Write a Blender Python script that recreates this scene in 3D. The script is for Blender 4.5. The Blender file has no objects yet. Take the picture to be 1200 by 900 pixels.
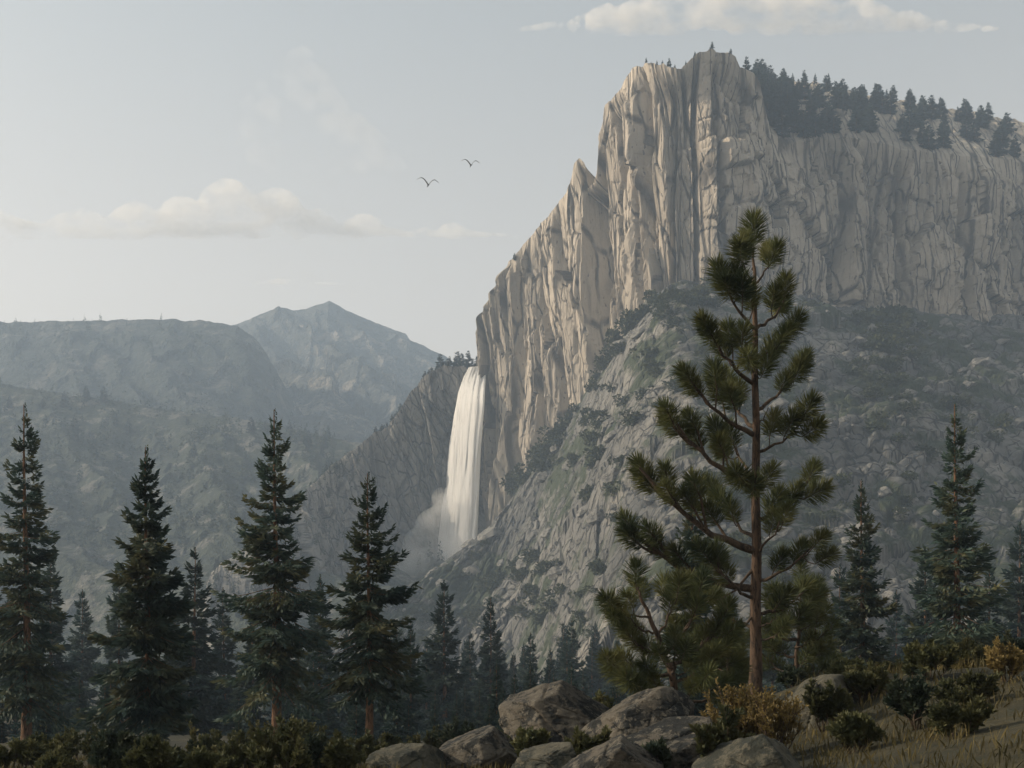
import bpy, bmesh, math, random
import numpy as np
from mathutils import Vector
R = math.radians
SC = bpy.context.scene
COL = SC.collection

# ------------------------------------------------------------------ camera, sky, sun, exposure
F, CX, HY, EYE = 1400.0, 600.0, 740.0, 1.7       # focal length and horizon row in pixels of the 1200x900 picture
cam_d = bpy.data.cameras.new('camera'); cam = bpy.data.objects.new('camera', cam_d); COL.objects.link(cam)
cam_d.sensor_width = 36.0; cam_d.lens = 36.0 * F / 1200.0
cam_d.shift_y = (HY - 450.0) / 1200.0
cam.location = (0, 0, EYE); cam.rotation_euler = (R(90), 0, 0)
cam_d.clip_start = 0.1; cam_d.clip_end = 60000
SC.camera = cam

SUN_AZ, SUN_EL = R(-86), R(27)                 # azimuth from +Y (view direction), negative = left
sdir = Vector((math.sin(SUN_AZ) * math.cos(SUN_EL), math.cos(SUN_AZ) * math.cos(SUN_EL), math.sin(SUN_EL)))
sun_d = bpy.data.lights.new('sun', 'SUN'); sun = bpy.data.objects.new('sun', sun_d); COL.objects.link(sun)
sun_d.energy = 4.5; sun_d.angle = R(0.6); sun_d.color = (1.0, 0.83, 0.62)
sun.rotation_euler = sdir.to_track_quat('Z', 'Y').to_euler()
sun.location = (-60, -20, 60)

W = bpy.data.worlds.new('World'); SC.world = W; W.use_nodes = True
nt = W.node_tree; nt.nodes.clear()
wo = nt.nodes.new('ShaderNodeOutputWorld'); bg = nt.nodes.new('ShaderNodeBackground')
sky = nt.nodes.new('ShaderNodeTexSky'); sky.sky_type = 'NISHITA'; sky.sun_disc = False
sky.sun_elevation = SUN_EL; sky.sun_rotation = SUN_AZ
sky.air_density = 1.0; sky.dust_density = 4.0; sky.ozone_density = 1.0; sky.altitude = 1200
hsv = nt.nodes.new('ShaderNodeHueSaturation'); hsv.inputs['Saturation'].default_value = 0.14
tint = nt.nodes.new('ShaderNodeMix'); tint.data_type = 'RGBA'; tint.blend_type = 'MULTIPLY'; tint.inputs[0].default_value = 1.0
geo = nt.nodes.new('ShaderNodeTexCoord'); sep = nt.nodes.new('ShaderNodeSeparateXYZ'); rp = nt.nodes.new('ShaderNodeValToRGB')
nt.links.new(geo.outputs['Generated'], sep.inputs[0]); nt.links.new(sep.outputs['Z'], rp.inputs[0])
e = rp.color_ramp.elements; e[0].position = 0.12; e[0].color = (1.22, 1.0, 0.78, 1); e[1].position = 0.46; e[1].color = (0.92, 0.915, 0.86, 1)
nt.links.new(rp.outputs[0], tint.inputs[7])
nt.links.new(sky.outputs[0], hsv.inputs['Color']); nt.links.new(hsv.outputs[0], tint.inputs[6])
nt.links.new(tint.outputs[2], bg.inputs[0]); nt.links.new(bg.outputs[0], wo.inputs[0])
bg.inputs[1].default_value = 0.15
HAZE_DENSITY = 0.00034
SC.view_settings.view_transform = 'Standard'; SC.view_settings.look = 'None'
SC.view_settings.exposure = 0.45; SC.view_settings.gamma = 1.0; SC.view_settings.use_curve_mapping = False
SC.render.engine = 'CYCLES'
cy = SC.cycles
cy.use_denoising = True; cy.max_bounces = 5; cy.diffuse_bounces = 2; cy.glossy_bounces = 2
cy.transparent_max_bounces = 12; cy.transmission_bounces = 2; cy.volume_bounces = 4
cy.caustics_reflective = False; cy.caustics_refractive = False
cy.use_adaptive_sampling = True; cy.adaptive_threshold = 0.015

# ------------------------------------------------------------------ helpers
def at(px, py, Y):
    return np.array([(px - CX) / F * Y, Y, EYE + (HY - py) / F * Y])
def tag(o, label=None, cat=None, group=None, kind=None):
    if label: o['label'] = label
    if cat: o['category'] = cat
    if group: o['group'] = group
    if kind: o['kind'] = kind
    return o
def empty(name, loc=(0, 0, 0), rz=0):
    o = bpy.data.objects.new(name, None); COL.objects.link(o); o.location = [float(c) for c in loc]
    o.rotation_euler = (0, 0, rz); o.empty_display_size = 0.2
    return o
def mesh_np(name, V, Q, mat, parent=None, smooth=False, loc=None, uv=None):
    V = np.asarray(V, np.float32).reshape(-1, 3); Q = np.asarray(Q, np.int32)
    me = bpy.data.meshes.new(name); n = Q.shape[1]
    me.vertices.add(len(V)); me.vertices.foreach_set('co', V.ravel())
    me.loops.add(Q.size); me.loops.foreach_set('vertex_index', Q.ravel())
    me.polygons.add(len(Q)); me.polygons.foreach_set('loop_start', np.arange(0, Q.size, n, dtype=np.int32))
    me.polygons.foreach_set('use_smooth', np.full(len(Q), smooth))
    me.update(calc_edges=True)
    if uv is not None:
        lay = me.uv_layers.new(name='rock'); lay.data.foreach_set('uv', np.asarray(uv, np.float32).reshape(-1, 2)[Q.ravel()].ravel())
    me.materials.append(mat)
    o = bpy.data.objects.new(name, me); COL.objects.link(o)
    if parent: o.parent = parent
    if loc is not None: o.location = [float(c) for c in loc]
    return o
def grid_quads(nu, nv):
    i = np.arange(nu - 1)[:, None] * nv + np.arange(nv - 1)[None, :]
    return np.stack([i, i + nv, i + nv + 1, i + 1], -1).reshape(-1, 4)
def copy_tree(o, parent=None):
    c = o.copy(); COL.objects.link(c)
    if parent: c.parent = parent
    for ch in list(o.children):
        copy_tree(ch, c)
    return c
def interp(xs, pts, col):
    p = np.array(pts, float); return np.interp(xs, p[:, 0], p[:, col])
def sstep(a, b, x):
    t = np.clip((x - a) / (b - a), 0, 1); return t * t * (3 - 2 * t)

# ------------------------------------------------------------------ noise
def h2(ix, iy, s):
    ix = ix.astype(np.int64); iy = iy.astype(np.int64)
    n = (ix * 374761393 + iy * 668265263 + s * 1442695041) & 0x7fffffff
    n = ((n ^ (n >> 13)) * 1274126177) & 0x7fffffff
    n = ((n ^ (n >> 16)) * 668265263) & 0x7fffffff
    return ((n ^ (n >> 15)) & 0xffffff) / float(0x1000000)
def vn(x, y, s):
    ix = np.floor(x); iy = np.floor(y); fx = x - ix; fy = y - iy
    fx = fx * fx * (3 - 2 * fx); fy = fy * fy * (3 - 2 * fy)
    a = h2(ix, iy, s); b = h2(ix + 1, iy, s); c = h2(ix, iy + 1, s); d = h2(ix + 1, iy + 1, s)
    return (a * (1 - fx) + b * fx) * (1 - fy) + (c * (1 - fx) + d * fx) * fy - 0.5
def fbm(x, y, s, o=4):
    r = np.zeros(np.broadcast(x, y).shape); a = 1.0
    for k in range(o):
        r = r + a * vn(x * 2 ** k + 17.3 * k, y * 2 ** k + 9.1 * k, s + k); a *= 0.5
    return r
def facet(x, y, s, tilt=1.0, crack=0.0, cw=0.08):
    """chiselled rock: every cell a tilted plane at its own height, optional cracks between the cells"""
    ix = np.floor(x); iy = np.floor(y)
    f1 = np.full(x.shape, 9.0); f2 = np.full(x.shape, 9.0); val = np.zeros(x.shape)
    for ox in (-1, 0, 1):
        for oy in (-1, 0, 1):
            cx = ix + ox; cyy = iy + oy
            dx = x - (cx + 0.1 + 0.8 * h2(cx, cyy, s)); dy = y - (cyy + 0.1 + 0.8 * h2(cx, cyy, s + 1))
            d = np.sqrt(dx * dx + dy * dy)
            v = (h2(cx, cyy, s + 2) - 0.5) + tilt * ((h2(cx, cyy, s + 3) - 0.5) * dx + (h2(cx, cyy, s + 4) - 0.5) * dy * 0.8)
            n1 = d < f1
            f2 = np.where(n1, f1, np.minimum(f2, d)); val = np.where(n1, v, val); f1 = np.where(n1, d, f1)
    if crack: val = val - crack * (1 - sstep(0, cw, f2 - f1))
    return val

def lump(x, y, s):
    """rounded blocks of uneven height with narrow gaps"""
    ix = np.floor(x); iy = np.floor(y); best = np.zeros(x.shape)
    for ox in (-1, 0, 1):
        for oy in (-1, 0, 1):
            cx = ix + ox; cyy = iy + oy
            dx = x - (cx + 0.15 + 0.7 * h2(cx, cyy, s)); dy = y - (cyy + 0.15 + 0.7 * h2(cx, cyy, s + 1))
            r = 0.42 + 0.36 * h2(cx, cyy, s + 2); k = 1 - (np.abs(dx) ** 2.6 + np.abs(dy) ** 2.6) / r ** 2.6
            tl = 0.5 * (h2(cx, cyy, s + 3) - 0.5) * dx + 0.7 * (h2(cx, cyy, s + 4) - 0.3) * dy
            best = np.maximum(best, np.where(k > 0, np.sqrt(np.clip(k, 0, 1)) * (0.45 + 0.55 * h2(cx, cyy, s + 5)) + tl * np.clip(k * 3, 0, 1), 0))
    return best

# ------------------------------------------------------------------ materials
class NB:
    def __init__(self, name):
        self.m = bpy.data.materials.new(name); self.m.use_nodes = True
        self.t = self.m.node_tree; self.t.nodes.clear()
        self.out = self.t.nodes.new('ShaderNodeOutputMaterial')
    def n(self, kind, **kw):
        x = self.t.nodes.new(kind)
        for k, v in kw.items():
            if hasattr(x, k): setattr(x, k, v)
        return x
    def l(self, a, b): self.t.links.new(a, b)
    def coord(self, scale=(1, 1, 1), rot=(0, 0, 0), space='Object'):
        tc = self.n('ShaderNodeTexCoord'); mp = self.n('ShaderNodeMapping')
        mp.inputs['Scale'].default_value = scale; mp.inputs['Rotation'].default_value = rot
        self.l(tc.outputs[space], mp.inputs['Vector']); return mp.outputs[0]
    def noise(self, vec, scale, detail=5, rough=0.6, dist=0.0):
        x = self.n('ShaderNodeTexNoise'); x.inputs['Scale'].default_value = scale
        x.inputs['Detail'].default_value = detail; x.inputs['Roughness'].default_value = rough
        x.inputs['Distortion'].default_value = dist
        self.l(vec, x.inputs['Vector']); return x.outputs['Fac']
    def ramp(self, fac, stops):
        r = self.n('ShaderNodeValToRGB'); e = r.color_ramp.elements
        while len(e) < len(stops): e.new(0.5)
        for el, (p, c) in zip(e, stops):
            el.position = p; el.color = (c, c, c, 1) if isinstance(c, (int, float)) else (*c, 1)
        self.l(fac, r.inputs[0]); return r.outputs[0]
    def mix(self, fac, a, b, mode='MIX'):
        x = self.n('ShaderNodeMix'); x.data_type = 'RGBA'; x.blend_type = mode
        for sock, v in ((0, fac), (6, a), (7, b)):
            if isinstance(v, (int, float)): x.inputs[sock].default_value = v
            elif isinstance(v, tuple): x.inputs[sock].default_value = (*v, 1)
            else: self.l(v, x.inputs[sock])
        return x.outputs[2]
    def bump(self, h, strength, dist=1.0, prev=None):
        b = self.n('ShaderNodeBump'); b.inputs['Strength'].default_value = strength; b.inputs['Distance'].default_value = dist
        self.l(h, b.inputs['Height'])
        if prev is not None: self.l(prev, b.inputs['Normal'])
        return b.outputs[0]
    def done(self, color, rough=0.9, normal=None, spec=0.2):
        p = self.n('ShaderNodeBsdfPrincipled'); p.inputs['Roughness'].default_value = rough
        p.inputs['Specular IOR Level'].default_value = spec
        if isinstance(color, tuple): p.inputs['Base Color'].default_value = (*color, 1)
        else: self.l(color, p.inputs['Base Color'])
        if normal is not None: self.l(normal, p.inputs['Normal'])
        self.l(p.outputs[0], self.out.inputs[0]); return self.m

def m_cliff(name, c_dark, c_mid, c_light, s=1.0, veg=None, vegpos=0.55, cr=((0.075, 0.016), (0.2, 0.055)), amt=0.8, iso=False):
    b = NB(name)
    big = b.noise(b.coord((0.02 * s, 0.02 * s, 0.008 * s)), 1.0, 6, 0.6)
    streak = b.noise(b.coord((0.18 * s,) * 3 if iso else (0.35 * s, 0.35 * s, 0.02 * s)), 1.0, 5, 0.6, 0.4)
    spk = b.noise(b.coord(), 0.9 * s, 3, 0.7)
    c = b.ramp(big, [(0.36, c_dark), (0.53, c_mid), (0.68, c_light)])
    c = b.mix(b.ramp(streak, [(0.52, 0.0), (0.72, 0.6)]), c, tuple(0.55 * v for v in c_dark))
    c = b.mix(b.ramp(spk, [(0.6, 0.0), (0.72, 0.5)]), c, tuple(0.6 * v for v in c_dark))
    crk = None
    for i, (sx, sy) in enumerate(cr):
        uvc = b.coord((sx, sy, 1), (0, 0, 0), 'UV'); wn = b.n('ShaderNodeTexNoise'); wn.inputs['Scale'].default_value = 2.2; wn.inputs['Detail'].default_value = 4
        b.l(uvc, wn.inputs['Vector']); wv = b.mix(0.16, uvc, wn.outputs['Color'], 'ADD')
        vo = b.n('ShaderNodeTexVoronoi'); vo.feature = 'DISTANCE_TO_EDGE'; vo.voronoi_dimensions = '2D'; vo.inputs['Scale'].default_value = 1.0
        b.l(wv, vo.inputs['Vector'])
        gate = b.ramp(b.noise(uvc, 0.9, 3, 0.6), [(0.38, 0.0), (0.5, 1.0)])
        line = b.mix(1.0, b.ramp(vo.outputs['Distance'], [(0.02, 1.0), (0.075, 0.0)]), gate, 'MULTIPLY')
        crk = line if crk is None else b.mix(1.0, crk, line, 'LIGHTEN')
    pit = b.ramp(b.noise(b.coord((0.55 * s, 0.55 * s, 0.22 * s)), 1.0, 2, 0.5), [(0.66, 0.0), (0.70, 0.8)])
    crk = b.mix(1.0, crk, pit, 'LIGHTEN')
    sc = b.n('ShaderNodeMath'); sc.operation = 'MULTIPLY'; sc.inputs[1].default_value = amt; b.l(crk, sc.inputs[0])
    c = b.mix(sc.outputs[0], c, tuple(0.30 * v for v in c_dark))
    if veg:
        vn_ = b.noise(b.coord((0.05 * s, 0.05 * s, 0.05 * s)), 1.0, 8, 0.68)
        vn_ = b.mix(0.4, vn_, b.noise(b.coord((0.014 * s, 0.014 * s, 0.02 * s)), 1.0, 3, 0.5))
        c = b.mix(b.ramp(vn_, [(vegpos, 0.0), (vegpos + 0.06, 1.0)]), c, veg)
    h = b.noise(b.coord((0.42 * s,) * 3 if iso else (0.5 * s, 0.5 * s, 0.16 * s)), 1.0, 7, 0.65)
    inv = b.n('ShaderNodeInvert'); b.l(crk, inv.inputs['Color'])
    return b.done(c, 0.92, b.bump(inv.outputs[0], 0.6, 1.5, b.bump(h, 0.6, 1.8 / s)))
def m_forest(name, rock, green, dark, s):
    b = NB(name)
    a = b.noise(b.coord((s, s, s)), 1.0, 9, 0.7)
    c = b.ramp(a, [(0.36, dark), (0.46, green), (0.54, green), (0.60, rock), (0.75, rock)])
    st = b.noise(b.coord((s * 3.5, s * 3.5, s * 3.5)), 1.0, 4, 0.7)
    c = b.mix(b.ramp(st, [(0.5, 0.0), (0.62, 0.75)]), c, dark)
    return b.done(c, 0.95, b.bump(st, 0.8, 1.2 / s * 0.4))
def m_boulder(name, base, lichen, dark):
    b = NB(name)
    n1 = b.noise(b.coord(), 2.2, 8, 0.65); n2 = b.noise(b.coord((1, 1, 1), (0.4, 0.6, 0.2)), 9, 6, 0.7)
    n3 = b.noise(b.coord(), 34, 3, 0.7)
    c = b.ramp(n1, [(0.44, dark), (0.51, base), (0.7, tuple(1.15 * v for v in base))])
    c = b.mix(b.ramp(n2, [(0.54, 0.0), (0.6, 0.8)]), c, lichen)
    c = b.mix(b.ramp(n2, [(0.33, 0.8), (0.4, 0.0)]), c, dark)
    c = b.mix(b.ramp(n3, [(0.6, 0.0), (0.68, 0.7)]), c, tuple(0.4 * v for v in dark))
    nr = b.bump(n1, 0.6, 0.12); nr = b.bump(n2, 0.7, 0.05, nr); nr = b.bump(n3, 0.5, 0.012, nr)
    return b.done(c, 0.92, nr)
def m_leaf(name, c1, c2, c3, s, transl=0.25):
    b = NB(name)
    a = b.noise(b.coord((1, 1, 1), (0, 0, 0), 'Object'), s, 4, 0.6)
    c = b.ramp(a, [(0.33, c1), (0.5, c2), (0.66, c3)])
    oi = b.n('ShaderNodeObjectInfo'); hs = b.n('ShaderNodeHueSaturation')
    mr = b.n('ShaderNodeMapRange'); mr.inputs[3].default_value = 0.78; mr.inputs[4].default_value = 1.2
    b.l(oi.outputs['Random'], mr.inputs[0]); b.l(mr.outputs[0], hs.inputs['Value']); b.l(c, hs.inputs['Color'])
    c = hs.outputs[0]
    p = b.n('ShaderNodeBsdfPrincipled'); p.inputs['Roughness'].default_value = 0.65; p.inputs['Specular IOR Level'].default_value = 0.15
    b.l(c, p.inputs['Base Color'])
    t = b.n('ShaderNodeBsdfTranslucent'); b.l(c, t.inputs[0])
    mx = b.n('ShaderNodeMixShader'); mx.inputs[0].default_value = transl
    b.l(p.outputs[0], mx.inputs[1]); b.l(t.outputs[0], mx.inputs[2]); b.l(mx.outputs[0], b.out.inputs[0])
    return b.m
def m_bark(name, c1, c2):
    b = NB(name)
    a = b.noise(b.coord((9, 9, 2.2)), 1.0, 6, 0.7, 0.6); d = b.noise(b.coord((28, 28, 6)), 1.0, 4, 0.7)
    c = b.ramp(a, [(0.38, c1), (0.52, c2), (0.7, tuple(1.25 * v for v in c2))])
    c = b.mix(b.ramp(d, [(0.55, 0.0), (0.65, 0.8)]), c, tuple(0.5 * v for v in c1))
    return b.done(c, 0.92, b.bump(a, 0.9, 0.06))

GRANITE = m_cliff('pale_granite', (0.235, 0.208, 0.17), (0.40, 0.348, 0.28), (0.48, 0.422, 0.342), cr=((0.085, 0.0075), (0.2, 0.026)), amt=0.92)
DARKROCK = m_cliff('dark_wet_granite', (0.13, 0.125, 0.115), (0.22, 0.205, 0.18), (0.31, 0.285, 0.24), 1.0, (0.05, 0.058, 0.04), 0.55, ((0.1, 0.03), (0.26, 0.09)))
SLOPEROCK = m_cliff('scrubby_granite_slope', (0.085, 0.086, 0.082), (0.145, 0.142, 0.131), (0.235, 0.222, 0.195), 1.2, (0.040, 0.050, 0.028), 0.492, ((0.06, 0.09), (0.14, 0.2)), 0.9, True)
FARROCK = m_forest('far_mountain_rock', (0.21, 0.185, 0.15), (0.065, 0.066, 0.056), (0.026, 0.032, 0.03), 0.013)
FARFOREST = m_forest('far_wooded_slope', (0.11, 0.105, 0.092), (0.04, 0.048, 0.04), (0.022, 0.03, 0.028), 0.018)
FOREST = m_forest('forested_hill', (0.15, 0.145, 0.125), (0.05, 0.06, 0.042), (0.025, 0.034, 0.03), 0.035)
SPRUCE = m_leaf('spruce_needles', (0.026, 0.052, 0.052), (0.048, 0.072, 0.056), (0.10, 0.098, 0.048), 0.9)
FARTREE = m_leaf('far_conifer_needles', (0.018, 0.040, 0.042), (0.030, 0.052, 0.047), (0.05, 0.066, 0.046), 0.3)
PINE = m_leaf('pine_needles', (0.04, 0.056, 0.03), (0.076, 0.088, 0.036), (0.12, 0.12, 0.046), 1.6)
SHRUB = m_leaf('shrub_leaves', (0.036, 0.046, 0.024), (0.074, 0.078, 0.035), (0.115, 0.105, 0.046), 2.0)
DARKSHRUB = m_leaf('dark_shrub_leaves', (0.02, 0.034, 0.026), (0.035, 0.046, 0.03), (0.06, 0.064, 0.036), 2.0)
SCRUB = m_leaf('hillside_scrub', (0.032, 0.042, 0.022), (0.05, 0.058, 0.028), (0.075, 0.078, 0.036), 0.2)
GOLD = m_leaf('golden_shrub_twigs', (0.085, 0.066, 0.026), (0.145, 0.11, 0.042), (0.21, 0.16, 0.065), 3.0)
DRYGRASS = m_leaf('dry_grass', (0.035, 0.034, 0.016), (0.07, 0.06, 0.026), (0.12, 0.095, 0.036), 0.8)
PINEBARK = m_bark('pine_bark', (0.020, 0.018, 0.016), (0.085, 0.058, 0.041))
SPRUCEBARK = m_bark('spruce_bark', (0.034, 0.026, 0.02), (0.15, 0.09, 0.056))
TWIG = m_bark('twig_bark', (0.03, 0.026, 0.022), (0.075, 0.055, 0.04))
BOULDER = m_boulder('lichened_boulder', (0.082, 0.074, 0.060), (0.125, 0.114, 0.092), (0.018, 0.020, 0.020))
BOULDERDARK = m_boulder('mossy_dark_boulder', (0.075, 0.072, 0.055), (0.11, 0.10, 0.075), (0.03, 0.033, 0.028))
SLOPESTONE = m_boulder('slope_boulder', (0.17, 0.165, 0.15), (0.24, 0.23, 0.205), (0.09, 0.09, 0.085))
def m_ground():
    b = NB('forest_floor')
    a = b.noise(b.coord(), 0.5, 8, 0.65); d = b.noise(b.coord(), 5.0, 6, 0.7)
    c = b.ramp(a, [(0.36, (0.022, 0.024, 0.018)), (0.5, (0.04, 0.037, 0.023)), (0.64, (0.062, 0.054, 0.03))])
    c = b.mix(b.ramp(d, [(0.5, 0.0), (0.62, 0.7)]), c, (0.03, 0.034, 0.024))
    return b.done(c, 0.95, b.bump(d, 0.8, 0.1))
GROUND = m_ground()
def m_plain(name, c, rough=0.7):
    b = NB(name); a = b.noise(b.coord(), 6.0, 3, 0.6)
    return b.done(b.ramp(a, [(0.3, tuple(0.8 * v for v in c)), (0.7, c)]), rough)
BIRDM = m_plain('slate_feathers', (0.06, 0.065, 0.07))

# ------------------------------------------------------------------ ground
def g(x, y):
    x = np.asarray(x, float); y = np.asarray(y, float)
    z = -0.05 * np.ones(np.broadcast(x, y).shape)
    z = z - 0.088 * np.clip(y - 12, 0, 35) - 0.075 * np.clip(y - 47, 0, 200) - 0.03 * np.clip(y - 247, 0, 250)
    side = sstep(1.0, 6.0, x) * (1.55 * np.exp(-((y - 23) / 14) ** 2)) + 0.4 * sstep(4.5, 9, x) * np.exp(-((y - 17) / 8) ** 2)
    z = z + side
    near = 1 - sstep(60, 140, y)
    z = z + near * (0.35 * fbm(x / 5.0, y / 5.0, 5, 4)) + (1 - near) * 5 * fbm(x / 60.0, y / 60.0, 6, 4)
    return z
ys = np.concatenate([np.linspace(-30, 8, 40), np.linspace(8.15, 60, 260), np.geomspace(60.5, 3000, 220)])
us = np.linspace(-1, 1, 301)
us = np.sign(us) * (0.35 * np.abs(us) + 0.65 * np.abs(us) ** 3)
YY, UU = np.meshgrid(ys, us, indexing='ij')
XX = UU * np.clip(np.abs(YY) * 0.62 + 30, 30, 1600)
ground = mesh_np('ground', np.stack([XX, YY, g(XX, YY)], -1), grid_quads(len(ys), len(us))[:, ::-1], GROUND, smooth=True)
tag(ground, kind='structure')

# ------------------------------------------------------------------ cliff
def horizontal_normals(X, Y):
    dx = np.gradient(X, axis=0); dy = np.gradient(Y, axis=0)
    k = np.ones(31) / 31.0
    ln = np.hypot(dx, dy) + 1e-9
    nx, ny = dy / ln, -dx / ln
    return nx, ny
# top outline of the tall cliff (picture column, row, metres away)
TOP = [(548, 455, 800), (560, 440, 772), (566, 428, 764), (573, 388, 756), (580, 362, 750), (588, 340, 744), (598, 306, 736), (603, 300, 730), (618, 282, 720),
       (632, 262, 708), (643, 254, 700), (652, 240, 694), (664, 226, 684), (669, 208, 680), (672, 191, 677), (677, 184, 675), (681, 190, 672), (684, 222, 669),
       (690, 216, 664), (696, 202, 660), (698, 168, 658), (705, 142, 653), (709, 123, 650), (722, 108, 640), (727, 100, 636), (736, 86, 628), (745, 78, 620), (756, 72, 612),
       (770, 74, 606), (783, 76, 602), (798, 80, 600), (806, 72, 600), (818, 62, 600), (834, 57, 601), (850, 60, 603), (862, 66, 606), (868, 80, 610), (882, 84, 614),
       (890, 94, 618), (896, 120, 622), (904, 158, 628), (925, 168, 638), (990, 160, 655), (1080, 178, 680), (1200, 190, 715), (1340, 210, 760)]
BASE = [(540, 0, 760), (566, 0, 735), (600, 0, 706), (660, 0, 655), (700, 0, 622), (750, 0, 582), (790, 0, 575), (830, 0, 574), (900, 0, 585), (1000, 0, 605), (1200, 0, 650), (1340, 0, 690)]
nu, nv, nb = 940, 360, 60
pxs = np.concatenate([np.linspace(548, 905, 620), np.linspace(906, 1340, 320)])
ty = interp(pxs, TOP, 1); tY = interp(pxs, TOP, 2); bY = interp(pxs, BASE, 2)
ty = ty + 2.6 * fbm(pxs / 7.0, 0 * pxs, 71, 4)
Tx = (pxs - CX) / F * tY; Tz = EYE + (HY - ty) / F * tY
Bx = (pxs - CX) / F * bY; Bz = np.full(nu, -25.0)
L = np.concatenate([[0], np.cumsum(np.hypot(np.diff(Tx), np.diff(tY)))])
v = np.linspace(0, 1, nv)[None, :]
prof = v ** 0.85
X = Bx[:, None] + (Tx - Bx)[:, None] * prof; Y = bY[:, None] + (tY - bY)[:, None] * prof
Z = Bz[:, None] + (Tz - Bz)[:, None] * v
sm = lambda a, n=41: np.stack([np.convolve(np.pad(c, n // 2, mode='edge'), np.ones(n) / n, 'valid') for c in a.T], 1)
nx, ny = horizontal_normals(sm(X), sm(Y))
LL = L[:, None] + 0 * Z
w = 2 * fbm(LL / 60, Z / 160, 31, 3)
lw = LL + w + 0.06 * Z
edge = sstep(0.0, 0.06, 1 - v)          # fade the displacement towards the skyline so the outline holds
D = 22 * facet(lw / 44, Z / 360, 11, 2.0, 0.16, 0.07) + 9.0 * facet(lw / 17, (Z + 0.4 * LL) / 115, 21, 2.0, 0.22, 0.09) \
    + 3.0 * facet(lw / 6.2, (Z - 0.2 * LL) / 40, 41, 1.8, 0.25, 0.12) + 0.7 * facet(lw / 2.4, Z / 9, 51, 1.5)
D = D + 5 * fbm(LL / 80, Z / 80, 61, 4)
wr = np.interp(pxs, [775, 840], [0.0, 1.0])[:, None]
lb = LL + 10 * fbm(LL / 50, Z / 50, 32, 3); zb_ = Z + 10 * fbm(LL / 50, Z / 50, 36, 3)
DR = 12 * facet(lb / 46, zb_ / 80, 13, 1.6, 0.14, 0.06) + 6.0 * facet((lb + 0.3 * Z) / 17, (zb_ - 0.3 * LL) / 27, 23, 1.7, 0.25, 0.08) + 2.2 * facet((lb - 0.2 * Z) / 6, zb_ / 10, 43, 1.7, 0.2, 0.12) + 0.7 * facet(lb / 2.4, Z / 4.5, 53, 1.5) + 6 * fbm(LL / 70, Z / 70, 62, 3)
D = D * (1 - wr) + DR * 0.85 * wr
gl = np.zeros(D.shape); pc = pxs[:, None] + 0.03 * (Z - 150) + 1.5 * fbm(Z / 45 + 0 * LL, 0 * LL + 3.3, 63, 3)
for (p0, wd, dp) in [(592, 3.0, 6), (612, 4.0, 8), (634, 4.5, 9), (655, 3.0, 6), (686, 8.0, 20), (708, 3.5, 8), (729, 4.0, 7), (752, 6.0, 13), (786, 5.0, 10), (820, 4.0, 8), (846, 6.0, 9), (980, 8, 12), (1060, 6, 9), (1130, 8, 12)]:
    gl -= dp * np.clip(1 - np.abs(pc - p0) / wd, 0, 1) ** 0.7
D = (D + gl) * (0.10 + 0.90 * edge)
X = X + nx * D; Y = Y + ny * D
# plateau behind the rim
bk = np.linspace(0, 1, nb)[None, 1:]
rise = np.interp(pxs, [560, 860, 885, 905, 960, 1340], [0.03, 0.03, 0.25, 0.80, 0.80, 0.74])[:, None]
depth = np.interp(pxs, [560, 860, 905, 1340], [170.0, 150, 112, 112])[:, None]
Xb = X[:, -1:] + 0.12 * depth * bk; Yb = Y[:, -1:] + depth * bk
Zb = Z[:, -1:] + rise * depth * bk * (1 - 0.08 * bk) + 4.0 * fbm(Xb / 14, Yb / 14, 77, 4) * sstep(0.0, 0.2, bk)
low = np.interp(pxs, [548, 566, 700, 780, 1340], [0.55, 0.35, 0.12, 0.0, 0.0])[:, None]
Zb = Zb - low * depth * bk
CXg = np.concatenate([X, Xb], 1); CYg = np.concatenate([Y, Yb], 1); CZg = np.concatenate([Z, Zb], 1)
cliff = mesh_np('cliff', np.stack([CXg, CYg, CZg], -1), grid_quads(nu, nv + nb - 1), GRANITE, uv=np.stack([np.concatenate([lw, lw[:, -1:] + 0 * Xb], 1), CZg + 0.3 * np.concatenate([0 * Z, Yb - Y[:, -1:]], 1)], -1))
tag(cliff, kind='structure')
def plateau(px, t):
    i = int(np.argmin(abs(pxs - px))); j = nv + int(t * (nb - 2))
    return np.array([CXg[i, j], CYg[i, j], CZg[i, j]])

# ------------------------------------------------------------------ waterfall wall and the ridge running down from it
WT = [(250, 670, 640), (300, 632, 670), (340, 594, 700), (360, 574, 715), (378, 556, 725), (402, 536, 735), (432, 512, 742), (455, 498, 746), (468, 482, 748), (480, 460, 750),
      (492, 446, 750), (505, 436, 750), (520, 430, 748), (540, 428, 744), (548, 430, 743), (556, 432, 742), (566, 432, 742), (580, 426, 748), (620, 420, 765)]
WB = [(250, 0, 520), (300, 0, 560), (350, 0, 620), (400, 0, 680), (450, 0, 715), (480, 0, 728), (520, 0, 736), (545, 0, 740), (560, 0, 742), (580, 0, 748), (620, 0, 765)]
nu2, nv2, nb2 = 560, 280, 40
p2 = np.linspace(250, 620, nu2)
ty = interp(p2, WT, 1) + 3.5 * fbm(p2 / 8.0, 0 * p2, 171, 4); tY = interp(p2, WT, 2); bY = interp(p2, WB, 2)
Tx = (p2 - CX) / F * tY; Tz = EYE + (HY - ty) / F * tY; Bx = (p2 - CX - 12) / F * bY; Bz = np.full(nu2, -28.0)
v = np.linspace(0, 1, nv2)[None, :]
X = Bx[:, None] + (Tx - Bx)[:, None] * v; Y = bY[:, None] + (tY - bY)[:, None] * v; Z = Bz[:, None] + (Tz - Bz)[:, None] * v
L = np.concatenate([[0], np.cumsum(np.hypot(np.diff(Tx), np.diff(tY)))])[:, None] + 0 * Z
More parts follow.
